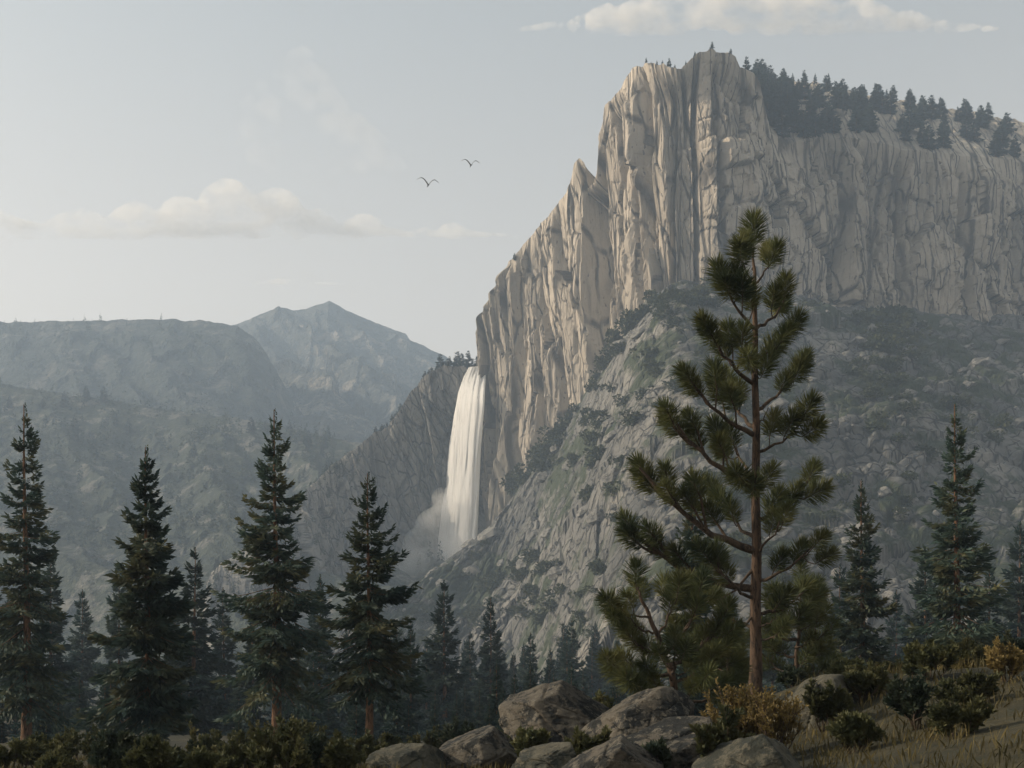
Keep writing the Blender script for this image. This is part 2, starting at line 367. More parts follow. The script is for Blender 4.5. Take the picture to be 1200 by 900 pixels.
nx, ny = horizontal_normals(sm(X), sm(Y))
lw = L + 7 * fbm(L / 40, Z / 50, 131, 3) + 0.35 * Z
D = 12 * facet(lw / 24, Z / 110, 111, 1.5, 0.15, 0.1) + 5 * facet(lw / 9, Z / 34, 121, 1.6, 0.2, 0.14) + 2.4 * facet(lw / 3.6, Z / 10, 141, 1.6, 0.15, 0.15) + 0.8 * facet(lw / 1.6, Z / 3.5, 151, 1.5)
D = D * (0.4 + 0.6 * sstep(0, 0.15, 1 - v)) - 6 * np.exp(-((p2[:, None] - 548) / 22) ** 2)
X = X + nx * D; Y = Y + ny * D
bk = np.linspace(0, 1, nb2)[None, 1:]
Xb = X[:, -1:] + 10 * bk; Yb = Y[:, -1:] + 120 * bk
Zb = Z[:, -1:] - np.interp(p2, [250, 460, 500, 620], [60, 50, 4, 4])[:, None] * bk + 3 * fbm(Xb / 10, Yb / 10, 177, 3) * sstep(0, 0.2, bk)
WXg = np.concatenate([X, Xb], 1); WYg = np.concatenate([Y, Yb], 1); WZg = np.concatenate([Z, Zb], 1)
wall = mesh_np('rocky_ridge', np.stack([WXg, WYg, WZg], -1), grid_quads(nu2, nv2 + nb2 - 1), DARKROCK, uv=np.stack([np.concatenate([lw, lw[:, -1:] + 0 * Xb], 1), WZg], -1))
tag(wall, kind='structure')
def rim(px, t):
    i = int(np.argmin(abs(p2 - px))); j = nv2 + int(t * (nb2 - 2))
    return np.array([WXg[i, j], WYg[i, j], WZg[i, j]])

# ------------------------------------------------------------------ talus hillside below the cliff
CR = [(330, 800, 560), (400, 745, 580), (465, 694, 600), (500, 672, 618), (535, 648, 635), (570, 622, 650), (592, 594, 660), (610, 568, 668), (650, 522, 655), (690, 462, 622), (720, 418, 600),
      (750, 374, 580), (772, 352, 574), (795, 342, 571), (830, 344, 570), (870, 352, 574), (922, 358, 584), (1000, 368, 604), (1200, 390, 650), (1400, 420, 700)]
nu3, nv3 = 820, 520
p3 = np.linspace(330, 1400, nu3)
cy3 = interp(p3, CR, 1); cY3 = interp(p3, CR, 2)
sm1 = lambda a, n=17: np.convolve(np.pad(a, n // 2, mode='edge'), np.ones(n) / n, 'valid')
cy3 = sm1(cy3); cY3 = sm1(cY3)
Cx = (p3 - CX) / F * cY3; Cz = EYE + (HY - cy3) / F * cY3
t = np.concatenate([np.linspace(-60, -2, 30), np.linspace(0, 1, nv3 - 30) ** 1.1 * 470])[None, :]
S = np.concatenate([[0], np.cumsum(np.sqrt(np.diff(Cx) ** 2 + np.diff(cY3) ** 2 + np.diff(Cz) ** 2))])[:, None] + 0 * t
dxy = np.array([-0.12, -0.99])
slope = np.interp(p3, [330, 465, 570, 640, 800, 1400], [0.34, 0.40, 0.56, 0.66, 0.64, 0.62])[:, None]
tp = np.clip(t, 0, None); tn = np.clip(-t, 0, None)
X = Cx[:, None] + dxy[0] * t; Y = cY3[:, None] + dxy[1] * t
back = np.interp(p3, [330, 590, 620, 1400], [-0.9, -0.7, 0.25, 0.25])[:, None]
Z = Cz[:, None] - slope * tp * (1 - 0.00045 * tp) + back * tn
gate = sstep(-10, 10, t)
sw = (S - 0.6 * t) / 1.17 + 9 * fbm(S / 60, t / 60, 231, 3); tw = (0.6 * S + t) / 1.17 + 9 * fbm(S / 45, t / 45, 233, 3)
D = 12 * fbm(S / 110, t / 70, 235, 4) + 5 * facet(sw / 70, tw / 26, 211, 1.3, 0.1, 0.1) + 3.6 * lump(sw / 24, tw / 18, 221) + 2.4 * lump(sw / 10, tw / 8.5, 241) + 1.1 * lump(sw / 4.2, tw / 3.8, 251)
D = D * (0.25 + 0.75 * sstep(0, 30, np.abs(t))) - 2 * (1 - sstep(590, 640, p3))[:, None]
X = X + 0.25 * -D * 0.4; Y = Y - 0.35 * D; Z = Z + 0.85 * D
HX, HYg, HZ = X, Y, Z
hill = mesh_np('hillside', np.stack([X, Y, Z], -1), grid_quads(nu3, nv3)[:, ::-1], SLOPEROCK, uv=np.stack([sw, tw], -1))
tag(hill, kind='structure')

# ------------------------------------------------------------------ far mountain and forested ridges
def ruled(name, outline, p0, p1, nu, nv, length, drop, mat, seed, scale, amp, lean=0.0, backdrop=0.5):
    p = np.linspace(p0, p1, nu)
    yy = interp(p, outline, 1); YY = interp(p, outline, 2)
    m = float(np.mean(YY))
    yy = yy + 2.0 * fbm(p / 9.0, 0 * p, seed + 5, 4)
    cx = (p - CX) / F * YY; cz = EYE + (HY - yy) / F * YY
    t = np.concatenate([np.linspace(-0.25, -0.01, 14), np.linspace(0, 1, nv - 14)])[None, :] * length
    tp = np.clip(t, 0, None); tn = np.clip(-t, 0, None)
    X = cx[:, None] + lean * t; Y = YY[:, None] - t
    frac = np.clip(tp / length, 0, 1)
    Z = cz[:, None] - (cz[:, None] + 45) * (frac ** drop) - backdrop * tn
    s_ = cx[:, None] + 0 * t
    rid = lambda f, sd: 1 - 2 * np.abs(fbm((s_ - 0.5 * t) / f, t / (f * 2.6), sd, 4))
    D = amp * (rid(scale, seed) - 0.7) + 0.35 * amp * (rid(scale * 0.35, seed + 11) - 0.7) + amp * 0.22 * facet(s_ / (scale * 0.16), t / (scale * 0.2), seed + 21, 1.4)
    D = D * sstep(0, 0.12 * length, np.abs(t))
    Z = Z + D
    o = mesh_np(name, np.stack([X, Y, Z], -1), grid_quads(nu, nv)[:, ::-1], mat)
    return tag(o, kind='structure'), p, X, Y, Z
MT = [(-260, 430, 2300), (-100, 420, 2300), (60, 404, 2300), (150, 398, 2300), (200, 396, 2280), (250, 388, 2250), (278, 379, 2220), (300, 370, 2200), (320, 362, 2200), (331, 360, 2200), (345, 363, 2200), (357, 362, 2200), (372, 357, 2190), (386, 353, 2180), (396, 358, 2180),
      (415, 367, 2190), (440, 377, 2200), (462, 386, 2200), (476, 391, 2200), (480, 398, 2200), (498, 406, 2200), (515, 414, 2200), (560, 440, 2200), (700, 480, 2200), (900, 500, 2200)]
mountain, *_ = ruled('mountain', MT, -260, 900, 560, 230, 1250, 0.92, FARROCK, 301, 280, 120, 0.12)
RG = [(-260, 392, 1650), (-120, 384, 1650), (0, 378, 1640), (90, 376, 1630), (180, 374, 1620), (240, 376, 1610), (278, 382, 1600), (298, 396, 1590), (314, 416, 1580), (332, 450, 1570), (360, 500, 1560), (440, 560, 1550), (640, 640, 1550)]
ridge, rp_, RX, RY, RZ = ruled('mountain_ridge', RG, -260, 640, 460, 200, 800, 0.95, FARFOREST, 351, 240, 45, 0.15)
FR = [(-260, 430, 1150), (-60, 440, 1140), (80, 462, 1120), (200, 480, 1110), (278, 490, 1100), (320, 497, 1090), (360, 507, 1080), (400, 516, 1070), (440, 522, 1060), (480, 530, 1050), (620, 560, 1050)]
fhill, fp, FX, FY, FZ = ruled('forested_hill', FR, -260, 620, 420, 190, 620, 0.9, FOREST, 401, 130, 22, 0.1)

FARWOOD = m_leaf('far_wood_needles', (0.02, 0.034, 0.028), (0.034, 0.048, 0.034), (0.052, 0.06, 0.04), 0.02)
def far_wood(sheets):
    rs = np.random.default_rng(99); out = []
    for (X_, Y_, Z_, n, t0, t1, hs, ms) in sheets:
        a = rs.integers(0, X_.shape[0], n); b_ = rs.integers(t0, t1, n)
        x, y, z = X_[a, b_], Y_[a, b_], Z_[a, b_]
        k = fbm(x / ms, y / ms + z / (0.5 * ms), 191, 4) > -0.12
        for (px_, py_, pz_) in zip(x[k], y[k], z[k]):
            h_ = hs * rs.uniform(0.6, 1.25); m = 20; f = np.sqrt((np.arange(m) + 0.5) / m)
            az = rs.uniform(0, 6.283, m); d = np.stack([np.cos(az), np.sin(az), -0.35 + 0 * az], -1)
            p = np.stack([0 * f, 0 * f, h_ * (1.02 - 0.92 * f)], -1) + np.array([px_, py_, pz_ - 0.5])
            out.append(blades(p, d, h_ * (0.07 + 0.2 * f), h_ * 0.13)); out.append(blades(p[:1] - [0, 0, 0.02 * h_], [[0, 0, 1.0]], h_ * 0.1, h_ * 0.04))
    V = np.concatenate(out); o = mesh_np('forest', V, quads(len(V) // 4), FARWOOD); tag(o, kind='stuff'); return o

# ------------------------------------------------------------------ waterfall
LE = [(549, 431), (543, 442), (537, 458), (532, 485), (527, 520), (523, 560), (518, 600), (514, 630), (511, 680)]
RE = [(569, 429), (569, 440), (568, 458), (567, 485), (565, 520), (563, 560), (561, 600), (559, 630), (557, 680)]
def m_water():
    b = NB('falling_white_water')
    n1 = b.noise(b.coord((0.9, 0.3, 0.02)), 1.0, 5, 0.6, 0.3); n2 = b.noise(b.coord((2.4, 0.6, 0.06)), 1.0, 4, 0.6)
    c = b.ramp(n1, [(0.30, (0.66, 0.645, 0.61)), (0.42, (0.90, 0.89, 0.86)), (0.62, (0.95, 0.94, 0.91))])
    p = b.n('ShaderNodeBsdfPrincipled'); p.inputs['Roughness'].default_value = 0.8; p.inputs['Specular IOR Level'].default_value = 0.2
    b.l(c, p.inputs['Base Color']); b.l(b.bump(n2, 0.5, 1.0), p.inputs['Normal'])
    tl = b.n('ShaderNodeBsdfTranslucent'); b.l(c, tl.inputs[0])
    m1 = b.n('ShaderNodeMixShader'); m1.inputs[0].default_value = 0.45; b.l(p.outputs[0], m1.inputs[1]); b.l(tl.outputs[0], m1.inputs[2])
    tr = b.n('ShaderNodeBsdfTransparent'); m2 = b.n('ShaderNodeMixShader')
    b.l(b.ramp(n2, [(0.28, 0.6), (0.36, 0.0)]), m2.inputs[0]); b.l(m1.outputs[0], m2.inputs[1]); b.l(tr.outputs[0], m2.inputs[2])
    b.l(m2.outputs[0], b.out.inputs[0]); return b.m
WATER = m_water()
nw, nh = 90, 240
vy = np.linspace(0, 1, nh)
yrow = 431 + vy * (680 - 431)
le = np.interp(yrow, [a[1] for a in LE], [a[0] for a in LE]); re = np.interp(yrow, [a[1] for a in RE], [a[0] for a in RE])
YD = 741 - 8 * sstep(0, 0.2, vy)
ang = np.linspace(0, 2 * math.pi, nw, endpoint=False)
u_ = 0.5 - 0.5 * np.cos(ang)
px_ = le[None, :] + (re - le)[None, :] * u_[:, None]
strand = fbm(u_[:, None] * 7 + 0.4 * vy[None, :], 2.2 * vy[None, :] + 0 * u_[:, None], 91, 4)
px_ = px_ + 2.5 * strand * (1 - np.abs(2 * u_[:, None] - 1) * 0.3)
dep = np.sin(ang)[:, None] * (4.0 + 4 * vy[None, :]) + 2.6 * strand
Yw = YD[None, :] - dep - (18 * (u_ - 0.35))[:, None] * sstep(0.0, 0.15, vy)[None, :]
Xw = (px_ - CX) / F * Yw; Zw = EYE + (HY - yrow)[None, :] / F * YD[None, :] + 0 * px_
q = grid_quads(nw, nh)
seam = np.stack([np.arange(nh - 1) + (nw - 1) * nh, np.arange(nh - 1), np.arange(nh - 1) + 1, np.arange(nh - 1) + 1 + (nw - 1) * nh], -1)
fall = mesh_np('waterfall', np.stack([Xw, Yw, Zw], -1), np.concatenate([q, seam]), WATER, smooth=True)
tag(fall, 'tall white waterfall plunging from the rocky rim left of the pale cliff', 'waterfall')

# spray at the foot of the fall
def blob_volume(name, lobes, mat, voxel):
    bm = bmesh.new()
    for (c, r) in lobes:
        s0 = len(bm.verts)
        bmesh.ops.create_icosphere(bm, subdivisions=3, radius=1.0)
        bm.verts.ensure_lookup_table()
        for vv in bm.verts[s0:]:
            vv.co = Vector((vv.co.x * r[0] + c[0], vv.co.y * r[1] + c[1], vv.co.z * r[2] + c[2]))
    me = bpy.data.meshes.new(name); bm.to_mesh(me); bm.free(); me.materials.append(mat)
    o = bpy.data.objects.new(name, me); COL.objects.link(o)
    md = o.modifiers.new('remesh', 'REMESH'); md.mode = 'VOXEL'; md.voxel_size = voxel; md.use_smooth_shade = True
    return o
def m_volume(name, color, dens, aniso=0.0):
    b = NB(name); p = b.n('ShaderNodeVolumePrincipled')
    p.inputs['Color'].default_value = (*color, 1); p.inputs['Density'].default_value = dens; p.inputs['Anisotropy'].default_value = aniso
    b.l(p.outputs[0], b.out.inputs['Volume']); return b.m
def m_puff(name, color, scale, lo, hi, dens):
    b = NB(name); p = b.n('ShaderNodeVolumePrincipled'); p.inputs['Color'].default_value = (*color, 1)
    nz = b.noise(b.coord(scale), 1.0, 5, 0.62, 0.3)
    mr = b.n('ShaderNodeMapRange'); mr.inputs[1].default_value = lo; mr.inputs[2].default_value = hi; mr.inputs[3].default_value = 0.0; mr.inputs[4].default_value = dens
    b.l(nz, mr.inputs[0]); b.l(mr.outputs[0], p.inputs['Density']); b.l(p.outputs[0], b.out.inputs['Volume']); return b.m
MIST = m_puff('waterfall_spray', (0.99, 0.985, 0.97), (0.035, 0.035, 0.05), 0.33, 0.68, 0.065)
rnd = random.Random(5)
lobes = []
for (px, py, r) in [(535, 655, 18), (515, 645, 16), (500, 655, 15), (545, 635, 14), (508, 620, 12), (558, 620, 10), (485, 665, 13), (472, 675, 11), (524, 605, 10), (492, 640, 11), (460, 682, 10), (518, 585, 7)]:
    c = at(px, py, 722 + rnd.uniform(-4, 6)); lobes.append((c, (r, r * 0.8, r * 1.1)))
mist = blob_volume('mist', lobes, MIST, 2.0); tag(mist, kind='stuff')

# ------------------------------------------------------------------ foliage builders
rng = np.random.default_rng(7)
def unit(a): return a / (np.linalg.norm(a, axis=-1, keepdims=True) + 1e-9)
def blades(P, Dv, ln, wd):
    """one leaf-shaped quad per row"""
    P = np.asarray(P); Dv = unit(np.asarray(Dv)); n = len(P)
    r = unit(np.cross(Dv, unit(rng.normal(size=(n, 3)))))
    ln = np.broadcast_to(ln, (n,))[:, None]; wd = np.broadcast_to(wd, (n,))[:, None]
    V = np.stack([P, P + Dv * ln * 0.5 + r * wd * 0.5, P + Dv * ln, P + Dv * ln * 0.5 - r * wd * 0.5], 1).reshape(-1, 3)
    return V
def quads(n): return np.arange(4 * n).reshape(-1, 4)
def tube(path, rad, sides=8):
    path = np.asarray(path, float); rad = np.broadcast_to(rad, (len(path),))
    tg = unit(np.gradient(path, axis=0)); ref = np.array([0.31, 0.95, 0.02])
    a = unit(np.cross(tg, ref)); b = np.cross(tg, a)
    th = np.arange(sides) / sides * 2 * math.pi
    V = path[:, None] + rad[:, None, None] * (np.cos(th)[None, :, None] * a[:, None] + np.sin(th)[None, :, None] * b[:, None])
    Q = []
    for i in range(len(path) - 1):
        for k in range(sides):
            k2 = (k + 1) % sides; Q.append((i * sides + k, i * sides + k2, (i + 1) * sides + k2, (i + 1) * sides + k))
    return V.reshape(-1, 3), np.array(Q)
def tubes(lst):
    Vs, Qs, o = [], [], 0
    for V, Q in lst:
        Vs.append(V); Qs.append(Q + o); o += len(V)
    return np.concatenate(Vs), np.concatenate(Qs)

def spruce_mesh(h, r, whorls, per, sprays, bl, bare=0.12, seed=0, power=0.92, barefrac=0.0):
    """crown blades and trunk of a spire-shaped spruce; boughs droop and lift again at the tip"""
    rs = np.random.default_rng(seed); P, Dv, Ln, Wd = [], [], [], []
    wood = []
    for k in range(whorls):
        f = (k + 0.5) / whorls                         # 0 = top
        z = h * (1 - 0.045 - f * (1 - bare - 0.045))
        clump = 0.38 + 0.62 * (0.5 + 0.5 * math.sin(k * 2.1 + seed))    # tiers of longer and shorter boughs
        for j in range(max(3, int(per * (0.85 + 0.35 * f)))):
            az = rs.uniform(0, 2 * math.pi); Lb = r * (0.05 + 0.95 * f ** power) * clump * rs.uniform(0.72, 1.12)
            if f > 0.86: Lb *= rs.uniform(0.55, 1.0)
            e0 = 0.45 - 0.75 * f + rs.uniform(-0.12, 0.12); zz = z + rs.uniform(-0.5, 0.5) * h / whorls
            n = sprays; s = (np.arange(n) + 0.5) / n
            # spine of the bough
            hor = s * Lb; ver = np.sin(e0) * hor - 0.42 * Lb * s ** 1.4 * (0.3 + f) + 0.30 * Lb * s ** 4
            cx, sx = math.cos(az), math.sin(az)
            sp = np.stack([cx * hor, sx * hor, zz + ver], -1)
            tang = unit(np.gradient(np.concatenate([[[0, 0, zz]], sp]), axis=0)[1:])
            if barefrac and Lb > 0.25 * r: wood.append((np.concatenate([[[0, 0, zz]], sp[:max(3, int(n * 0.8))]]), Lb))
            side = np.array([-sx, cx, 0.0])
            for sg in (-1, 1):
                m = int(1.6 + 2.6 * min(1.0, Lb / (0.6 * r)))
                for q in range(m):
                    lat = (q + 0.3) / m
                    wsp = 0.34 * Lb * (1 - s * 0.72) * lat * rs.uniform(0.8, 1.2, n)
                    p = sp + sg * side * wsp[:, None] + tang * wsp[:, None] * 0.75
                    p[:, 2] -= wsp * 0.35 * (0.5 + f) + rs.uniform(0, 0.03, n) * Lb
                    d = tang * 0.9 + sg * side * (0.55 + 0.4 * lat) + np.array([0, 0, -0.28]) + rs.normal(0, 0.25, (n, 3))
                    P.append(p + rs.normal(0, 0.02 * Lb, (n, 3))); Dv.append(d)
                    bf = bl * (0.42 + 0.58 * min(1.0, f * 2.2)); Ln.append(bf * rs.uniform(0.7, 1.35, n)); Wd.append(bf * 0.36 * rs.uniform(0.7, 1.3, n))
            P.append(sp[-1:]); Dv.append(tang[-1:] + np.array([[0, 0, 0.2]])); Ln.append(np.array([bl * 0.9])); Wd.append(np.array([bl * 0.3]))
    # leader
    nl = 26; s = np.linspace(0, 1, nl)
    P.append(np.stack([0 * s, 0 * s, h * (0.93 + 0.062 * s)], -1)); a = rs.uniform(0, 6.28, nl)
    Dv.append(np.stack([np.cos(a) * 0.6, np.sin(a) * 0.6, 0.7 + 0 * a], -1)); Ln.append(bl * (0.55 - 0.3 * s)); Wd.append(np.full(nl, bl * 0.2))
    V = blades(np.concatenate(P), np.concatenate(Dv), np.concatenate(Ln), np.concatenate(Wd))
    zt = np.linspace(0, h * 0.99, 14); rad = h * 0.0145 * (1 - zt / h) ** 1.15 + 0.004 * h * np.exp(-zt / (0.03 * h)) + 0.0012 * h
    tp = tube(np.stack([0.004 * h * np.sin(zt / h * 5), 0.003 * h * np.cos(zt / h * 4), zt - 0.03 * h * (zt == 0)], -1), rad, 10)
    wl = [tp] + [tube(w_, np.linspace(0.009, 0.003, len(w_)) * l_ + 0.002, 4) for w_, l_ in wood]
    return V, tubes(wl)
def spruce_proto(name, h, r, whorls, per, sprays, bl, mat, seed, loc=(0, 0, 0), bark=SPRUCEBARK, **kw):
    t_ = empty(name, loc)
    V, (tv, tq) = spruce_mesh(h, r, whorls, per, sprays, bl, seed=seed, **kw)
    mesh_np('trunk', tv, tq, bark, t_, True); mesh_np('crown', V, quads(len(V) // 4), mat, t_)
    return t_

far_wood([(FX, FY, FZ, 1900, 12, 110, 12.0, 60.0), (RX, RY, RZ, 1500, 13, 120, 12.0, 110.0), (WXg[:260], WYg[:260], WZg[:260], 420, 90, nv2 - 2, 6.0, 30.0)])

# ------------------------------------------------------------------ the two big spruces on the left
def stand(px, Y, top, sink=0.0):
    x = (px - CX) / F * Y; z = float(g(x, Y)) - sink
    return (x, Y, z), (EYE + (HY - top) / F * Y) - z
loc, h = stand(323, 40, 476)
s1 = spruce_proto('spruce_tree', h, 2.65, 27, 8, 13, 0.26, SPRUCE, 3, loc, bare=0.24, barefrac=1)
tag(s1, 'tallest dark spruce at left, its brown trunk rising from an olive bush', 'spruce tree')
loc, h = stand(432, 33, 551)
s2 = spruce_proto('spruce_tree', h, 2.1, 24, 7, 13, 0.22, SPRUCE, 8, loc, bare=0.27, barefrac=1)
tag(s2, 'dark spruce with bare lower trunk in front of the waterfall mist', 'spruce tree')
loc, h = stand(812, 46, 546)
s3 = spruce_proto('spruce_tree', h, 2.0, 26, 8, 11, 0.30, SPRUCE, 14, loc, bare=0.1)
tag(s3, 'narrow dark spruce spire standing just behind the young pine', 'spruce tree')
# off to the sides of the scene
SIDE = [(172, 34, 520, 'broad dark spruce at the far left, nearest the camera', 21), (30, 47, 470, 'tall dark spruce at the extreme left edge of the clearing', 22), (1010, 52, 560, 'dark spruce to the right of the tall pine', 23), (1120, 44, 470, 'tall dark spruce at the far right, below the cliff', 24)]
for (px, Y, top, lab, sd) in SIDE:
    loc, h = stand(px, Y, top); k = h / 10.0
    o = spruce_proto('spruce_tree', h, 2.1 * k, 27, 8, 11, 0.30, SPRUCE, sd, loc, bare=0.16, barefrac=1)
    tag(o, lab, 'spruce tree')

# ------------------------------------------------------------------ misty spruces lower in the valley
protos = [spruce_proto('spruce_tree', 18.0, 3.3 + 0.4 * i, 24, 7, 8, 0.72, FARTREE, 40 + i, bare=0.06, power=0.95) for i in range(3)]
used = [False] * 3
MID = [(375, 672, 105, 'dim blue spruce between the two big dark spruces'), (481, 727, 88, 'small dark spruce right beside the second big spruce'), (521, 679, 120, 'pointed blue-green spruce below the waterfall foot'),
       (575, 699, 140, 'slender blue-grey spruce second to the right of the waterfall foot'), (622, 740, 165, 'short blue spruce above the gap left of the largest boulder'), (670, 724, 185, 'pale blue spruce rising right behind the largest boulder'),
       (700, 735, 270, 'faintest hazy spruce beside the young pine'), (722, 750, 290, None), (645, 765, 215, None), (547, 748, 190, None), (600, 768, 230, None), (500, 752, 160, None), (455, 742, 150, None), (408, 728, 128, None), (350, 735, 110, None),
       (296, 700, 96, None), (262, 688, 118, None), (228, 640, 92, None), (205, 700, 150, None), (140, 660, 120, None), (96, 690, 150, None), (60, 650, 104, None), (10, 700, 140, None), (-25, 610, 90, None), (330, 765, 150, None), (430, 770, 190, None),
       (530, 782, 230, None), (570, 790, 250, None), (615, 800, 140, None), (655, 800, 150, None), (690, 790, 190, None), (480, 790, 120, None), (545, 800, 110, None), (585, 805, 120, None), (510, 800, 100, None), (450, 800, 95, None), (385, 790, 90, None), (360, 800, 120, None), (280, 780, 100, None), (635, 790, 230, None), (715, 800, 140, None), (745, 780, 170, None),
       (860, 700, 110, None), (905, 680, 130, None), (945, 700, 90, None), (985, 660, 120, None), (1050, 690, 150, None), (1085, 640, 100, None), (1160, 660, 85, None), (1195, 610, 110, None), (1225, 690, 75, None), (840, 720, 150, None), (930, 740, 160, None)]
rq = random.Random(77)
for k in range(60):
    px = rq.uniform(-20, 760); MID.append((px, rq.uniform(765, 835), rq.uniform(54, 110), None))
for k in range(34):
    px = rq.uniform(440, 770); MID.append((px, rq.uniform(725, 785), rq.uniform(150, 300), None))
for k in range(50):
    px = rq.uniform(-20, 1200); MID.append((px, rq.uniform(735, 790), rq.uniform(120, 260), None))
for i, (px, top, Y, lab) in enumerate(MID):
    k = i % 3
    o = protos[k] if not used[k] else copy_tree(protos[k]); used[k] = True
    loc, h = stand(px, Y, top, 0.3)
    s = h / 18.0; o.location = loc; o.scale = (s * rnd.uniform(0.9, 1.15), s * rnd.uniform(0.9, 1.15), s); o.rotation_euler[2] = rnd.uniform(0, 6.28)
    if lab: tag(o, lab, 'spruce tree', 'misty spruces on the valley floor')
    else: tag(o, 'dark bluish spruce crowded among others on the valley floor', 'spruce tree', 'misty spruces on the valley floor')

# ------------------------------------------------------------------ tiny conifers on the cliff top, the rims and the far hill
tiny = [spruce_proto('conifer_tree', 10.0, 1.9 + 0.5 * i, 13, 5, 4, 1.0, FARTREE, 60 + i, bare=0.1, power=0.8) for i in range(3)]
tused = [False] * 3
def small_tree(loc, h, lab, group, wide=1.0):
    k = rnd.randrange(3)
    o = tiny[k] if not tused[k] else copy_tree(tiny[k]); tused[k] = True
    o.location = [float(c) for c in loc]; s = h / 10.0; o.scale = (s * wide, s * wide, s); o.rotation_euler[2] = rnd.uniform(0, 6.28)
    return tag(o, lab, 'conifer tree', group)
for (px, hp) in [(756, 9), (769, 8), (775, 7), (783, 13), (790, 7), (804, 7), (815, 8), (857, 9), (762, 5)]:
    small_tree(plateau(px, 0.01) - np.array([0, 0, 0.5]), hp * 0.48, 'tiny conifer perched along the bare summit rim', 'conifers on the summit rim')
small_tree(plateau(835, 0.01) - np.array([0, 0, 0.5]), 5.5, 'tiny lone conifer on the very highest point of the cliff', None)
for (px, hp) in [(877, 17), (889, 13), (897, 10), (905, 16), (912, 11), (917, 17), (924, 14), (932, 11), (942, 16), (955, 13), (970, 17), (985, 12), (1003, 15), (1025, 13), (1050, 16), (1080, 12), (1110, 15), (1150, 13), (1185, 16)]:
    small_tree(plateau(px, 0.93 if px > 900 else 0.05), hp * 0.55, 'dark conifer on the wooded skyline right of the summit', 'conifers on the wooded skyline')
for i in range(135):
    px = rnd.uniform(893, 945) if i < 62 else rnd.uniform(940, 1230)
    small_tree(plateau(px, rnd.uniform(0.02, 0.9)) - np.array([0, 0, 0.4]), rnd.uniform(10, 16), 'dark conifer in the dense grove right of the summit', 'conifers in the summit grove', 1.5)
for (px, py, Y, hp, lab) in [(603, 305, 728, 9, 'tiny conifer clinging to the left edge of the tall cliff'), (655, 528, 640, 24, 'dark conifer at the foot of the lit cliff face'), (668, 522, 628, 18, 'smaller conifer beside the one at the lit cliff foot')]:
    if px > 610:
        i_ = int(np.argmin(abs(p3 - px))); pos = (HX[i_, 31], HYg[i_, 31], HZ[i_, 31] - 0.6)
    else: pos = at(px, py, Y)
    small_tree(pos, hp * 0.5, lab, None, 1.2)
for i, (px, hp) in enumerate([(503, 8), (509, 9), (516, 12), (521, 10), (527, 9), (531, 16), (537, 13), (542, 9), (546, 15), (551, 12), (556, 11), (562, 20), (567, 24), (497, 7), (488, 7)]):
    small_tree(rim(px, 0.01 + 0.12 * rnd.random()) - np.array([0, 0, 0.6]), hp * 0.85, 'small conifer on the rim above the waterfall', 'conifers on the waterfall rim', 1.3)
for i in range(16):
    small_tree(rim(rnd.uniform(500, 562), 0.01 + 0.08 * rnd.random()) - np.array([0, 0, 1.5]), rnd.uniform(3, 5), 'small conifer on the rim above the waterfall', 'conifers on the waterfall rim', 2.0)
for i in range(26):
    small_tree(rim(rnd.uniform(330, 480), 0.01) - np.array([0, 0, 0.8]), rnd.uniform(3.5, 7), 'small conifer on the crest of the dark rocky ridge', 'conifers on the ridge crest', 1.3)
for i in range(62):
    a = rnd.randrange(20, 400); b_ = 14 + int(abs(rnd.gauss(0, 18)))
    small_tree((FX[a, b_], FY[a, b_], FZ[a, b_] - 1), rnd.uniform(9, 17), 'hazy conifer on the distant forested hill', 'conifers on the forested hill', 1.2)

# ------------------------------------------------------------------ scrub on the hillside
def scrub_mesh(seed, n=240):
    rs = np.random.default_rng(seed)
    c = rs.normal(0, 1, (7, 3)) * np.array([0.45, 0.45, 0.16]) + np.array([0, 0, 0.42])
    k = rs.integers(0, 7, n); d = unit(rs.normal(size=(n, 3)) + np.array([0, 0, 0.4]))
    P = c[k] + d * 0.34 * rs.uniform(0.5, 1.05, (n, 1)); P[:, 2] = np.abs(P[:, 2])
    return blades(P, d + rs.normal(0, 0.5, (n, 3)), 0.28 * rs.uniform(0.7, 1.3, n), 0.2)
sm_obs = []
for i in range(4):
    V = scrub_mesh(80 + i); o = mesh_np('bush', V, quads(len(V) // 4), SCRUB); sm_obs.append(o)
cnt = 0; tries = 0
while cnt < 290 and tries < 12000:
    tries += 1
    a = rnd.randrange(40, 590); b_ = 32 + int(rnd.random() ** 1.3 * 350)
    x, y, z = HX[a, b_], HYg[a, b_], HZ[a, b_]
    px = CX + x / y * F; py = HY - (z - EYE) / y * F
    if not (440 < px < 1210 and py < 800): continue
    nz = float(fbm(np.array([px / 60.0 + py / 90.0]), np.array([py / 38.0 - px / 70.0]), 95, 3)[0])
    if nz < 0.02 + (0.12 if px > 800 else 0) or (px < 590 and b_ < 75): continue
    o = sm_obs[cnt] if cnt < 4 else sm_obs[cnt % 4].copy()
    if cnt >= 4: COL.objects.link(o)
    s = rnd.uniform(2.6, 6.6) * (y / 560.0); o.location = (x, y, z - 0.1 * s); o.scale = (s * 1.15, s * 1.15, s * rnd.uniform(0.8, 1.1)); o.rotation_euler[2] = rnd.uniform(0, 6.28)
    tag(o, 'olive bush growing between the rocks of the hillside', 'bush', 'bushes on the hillside'); cnt += 1

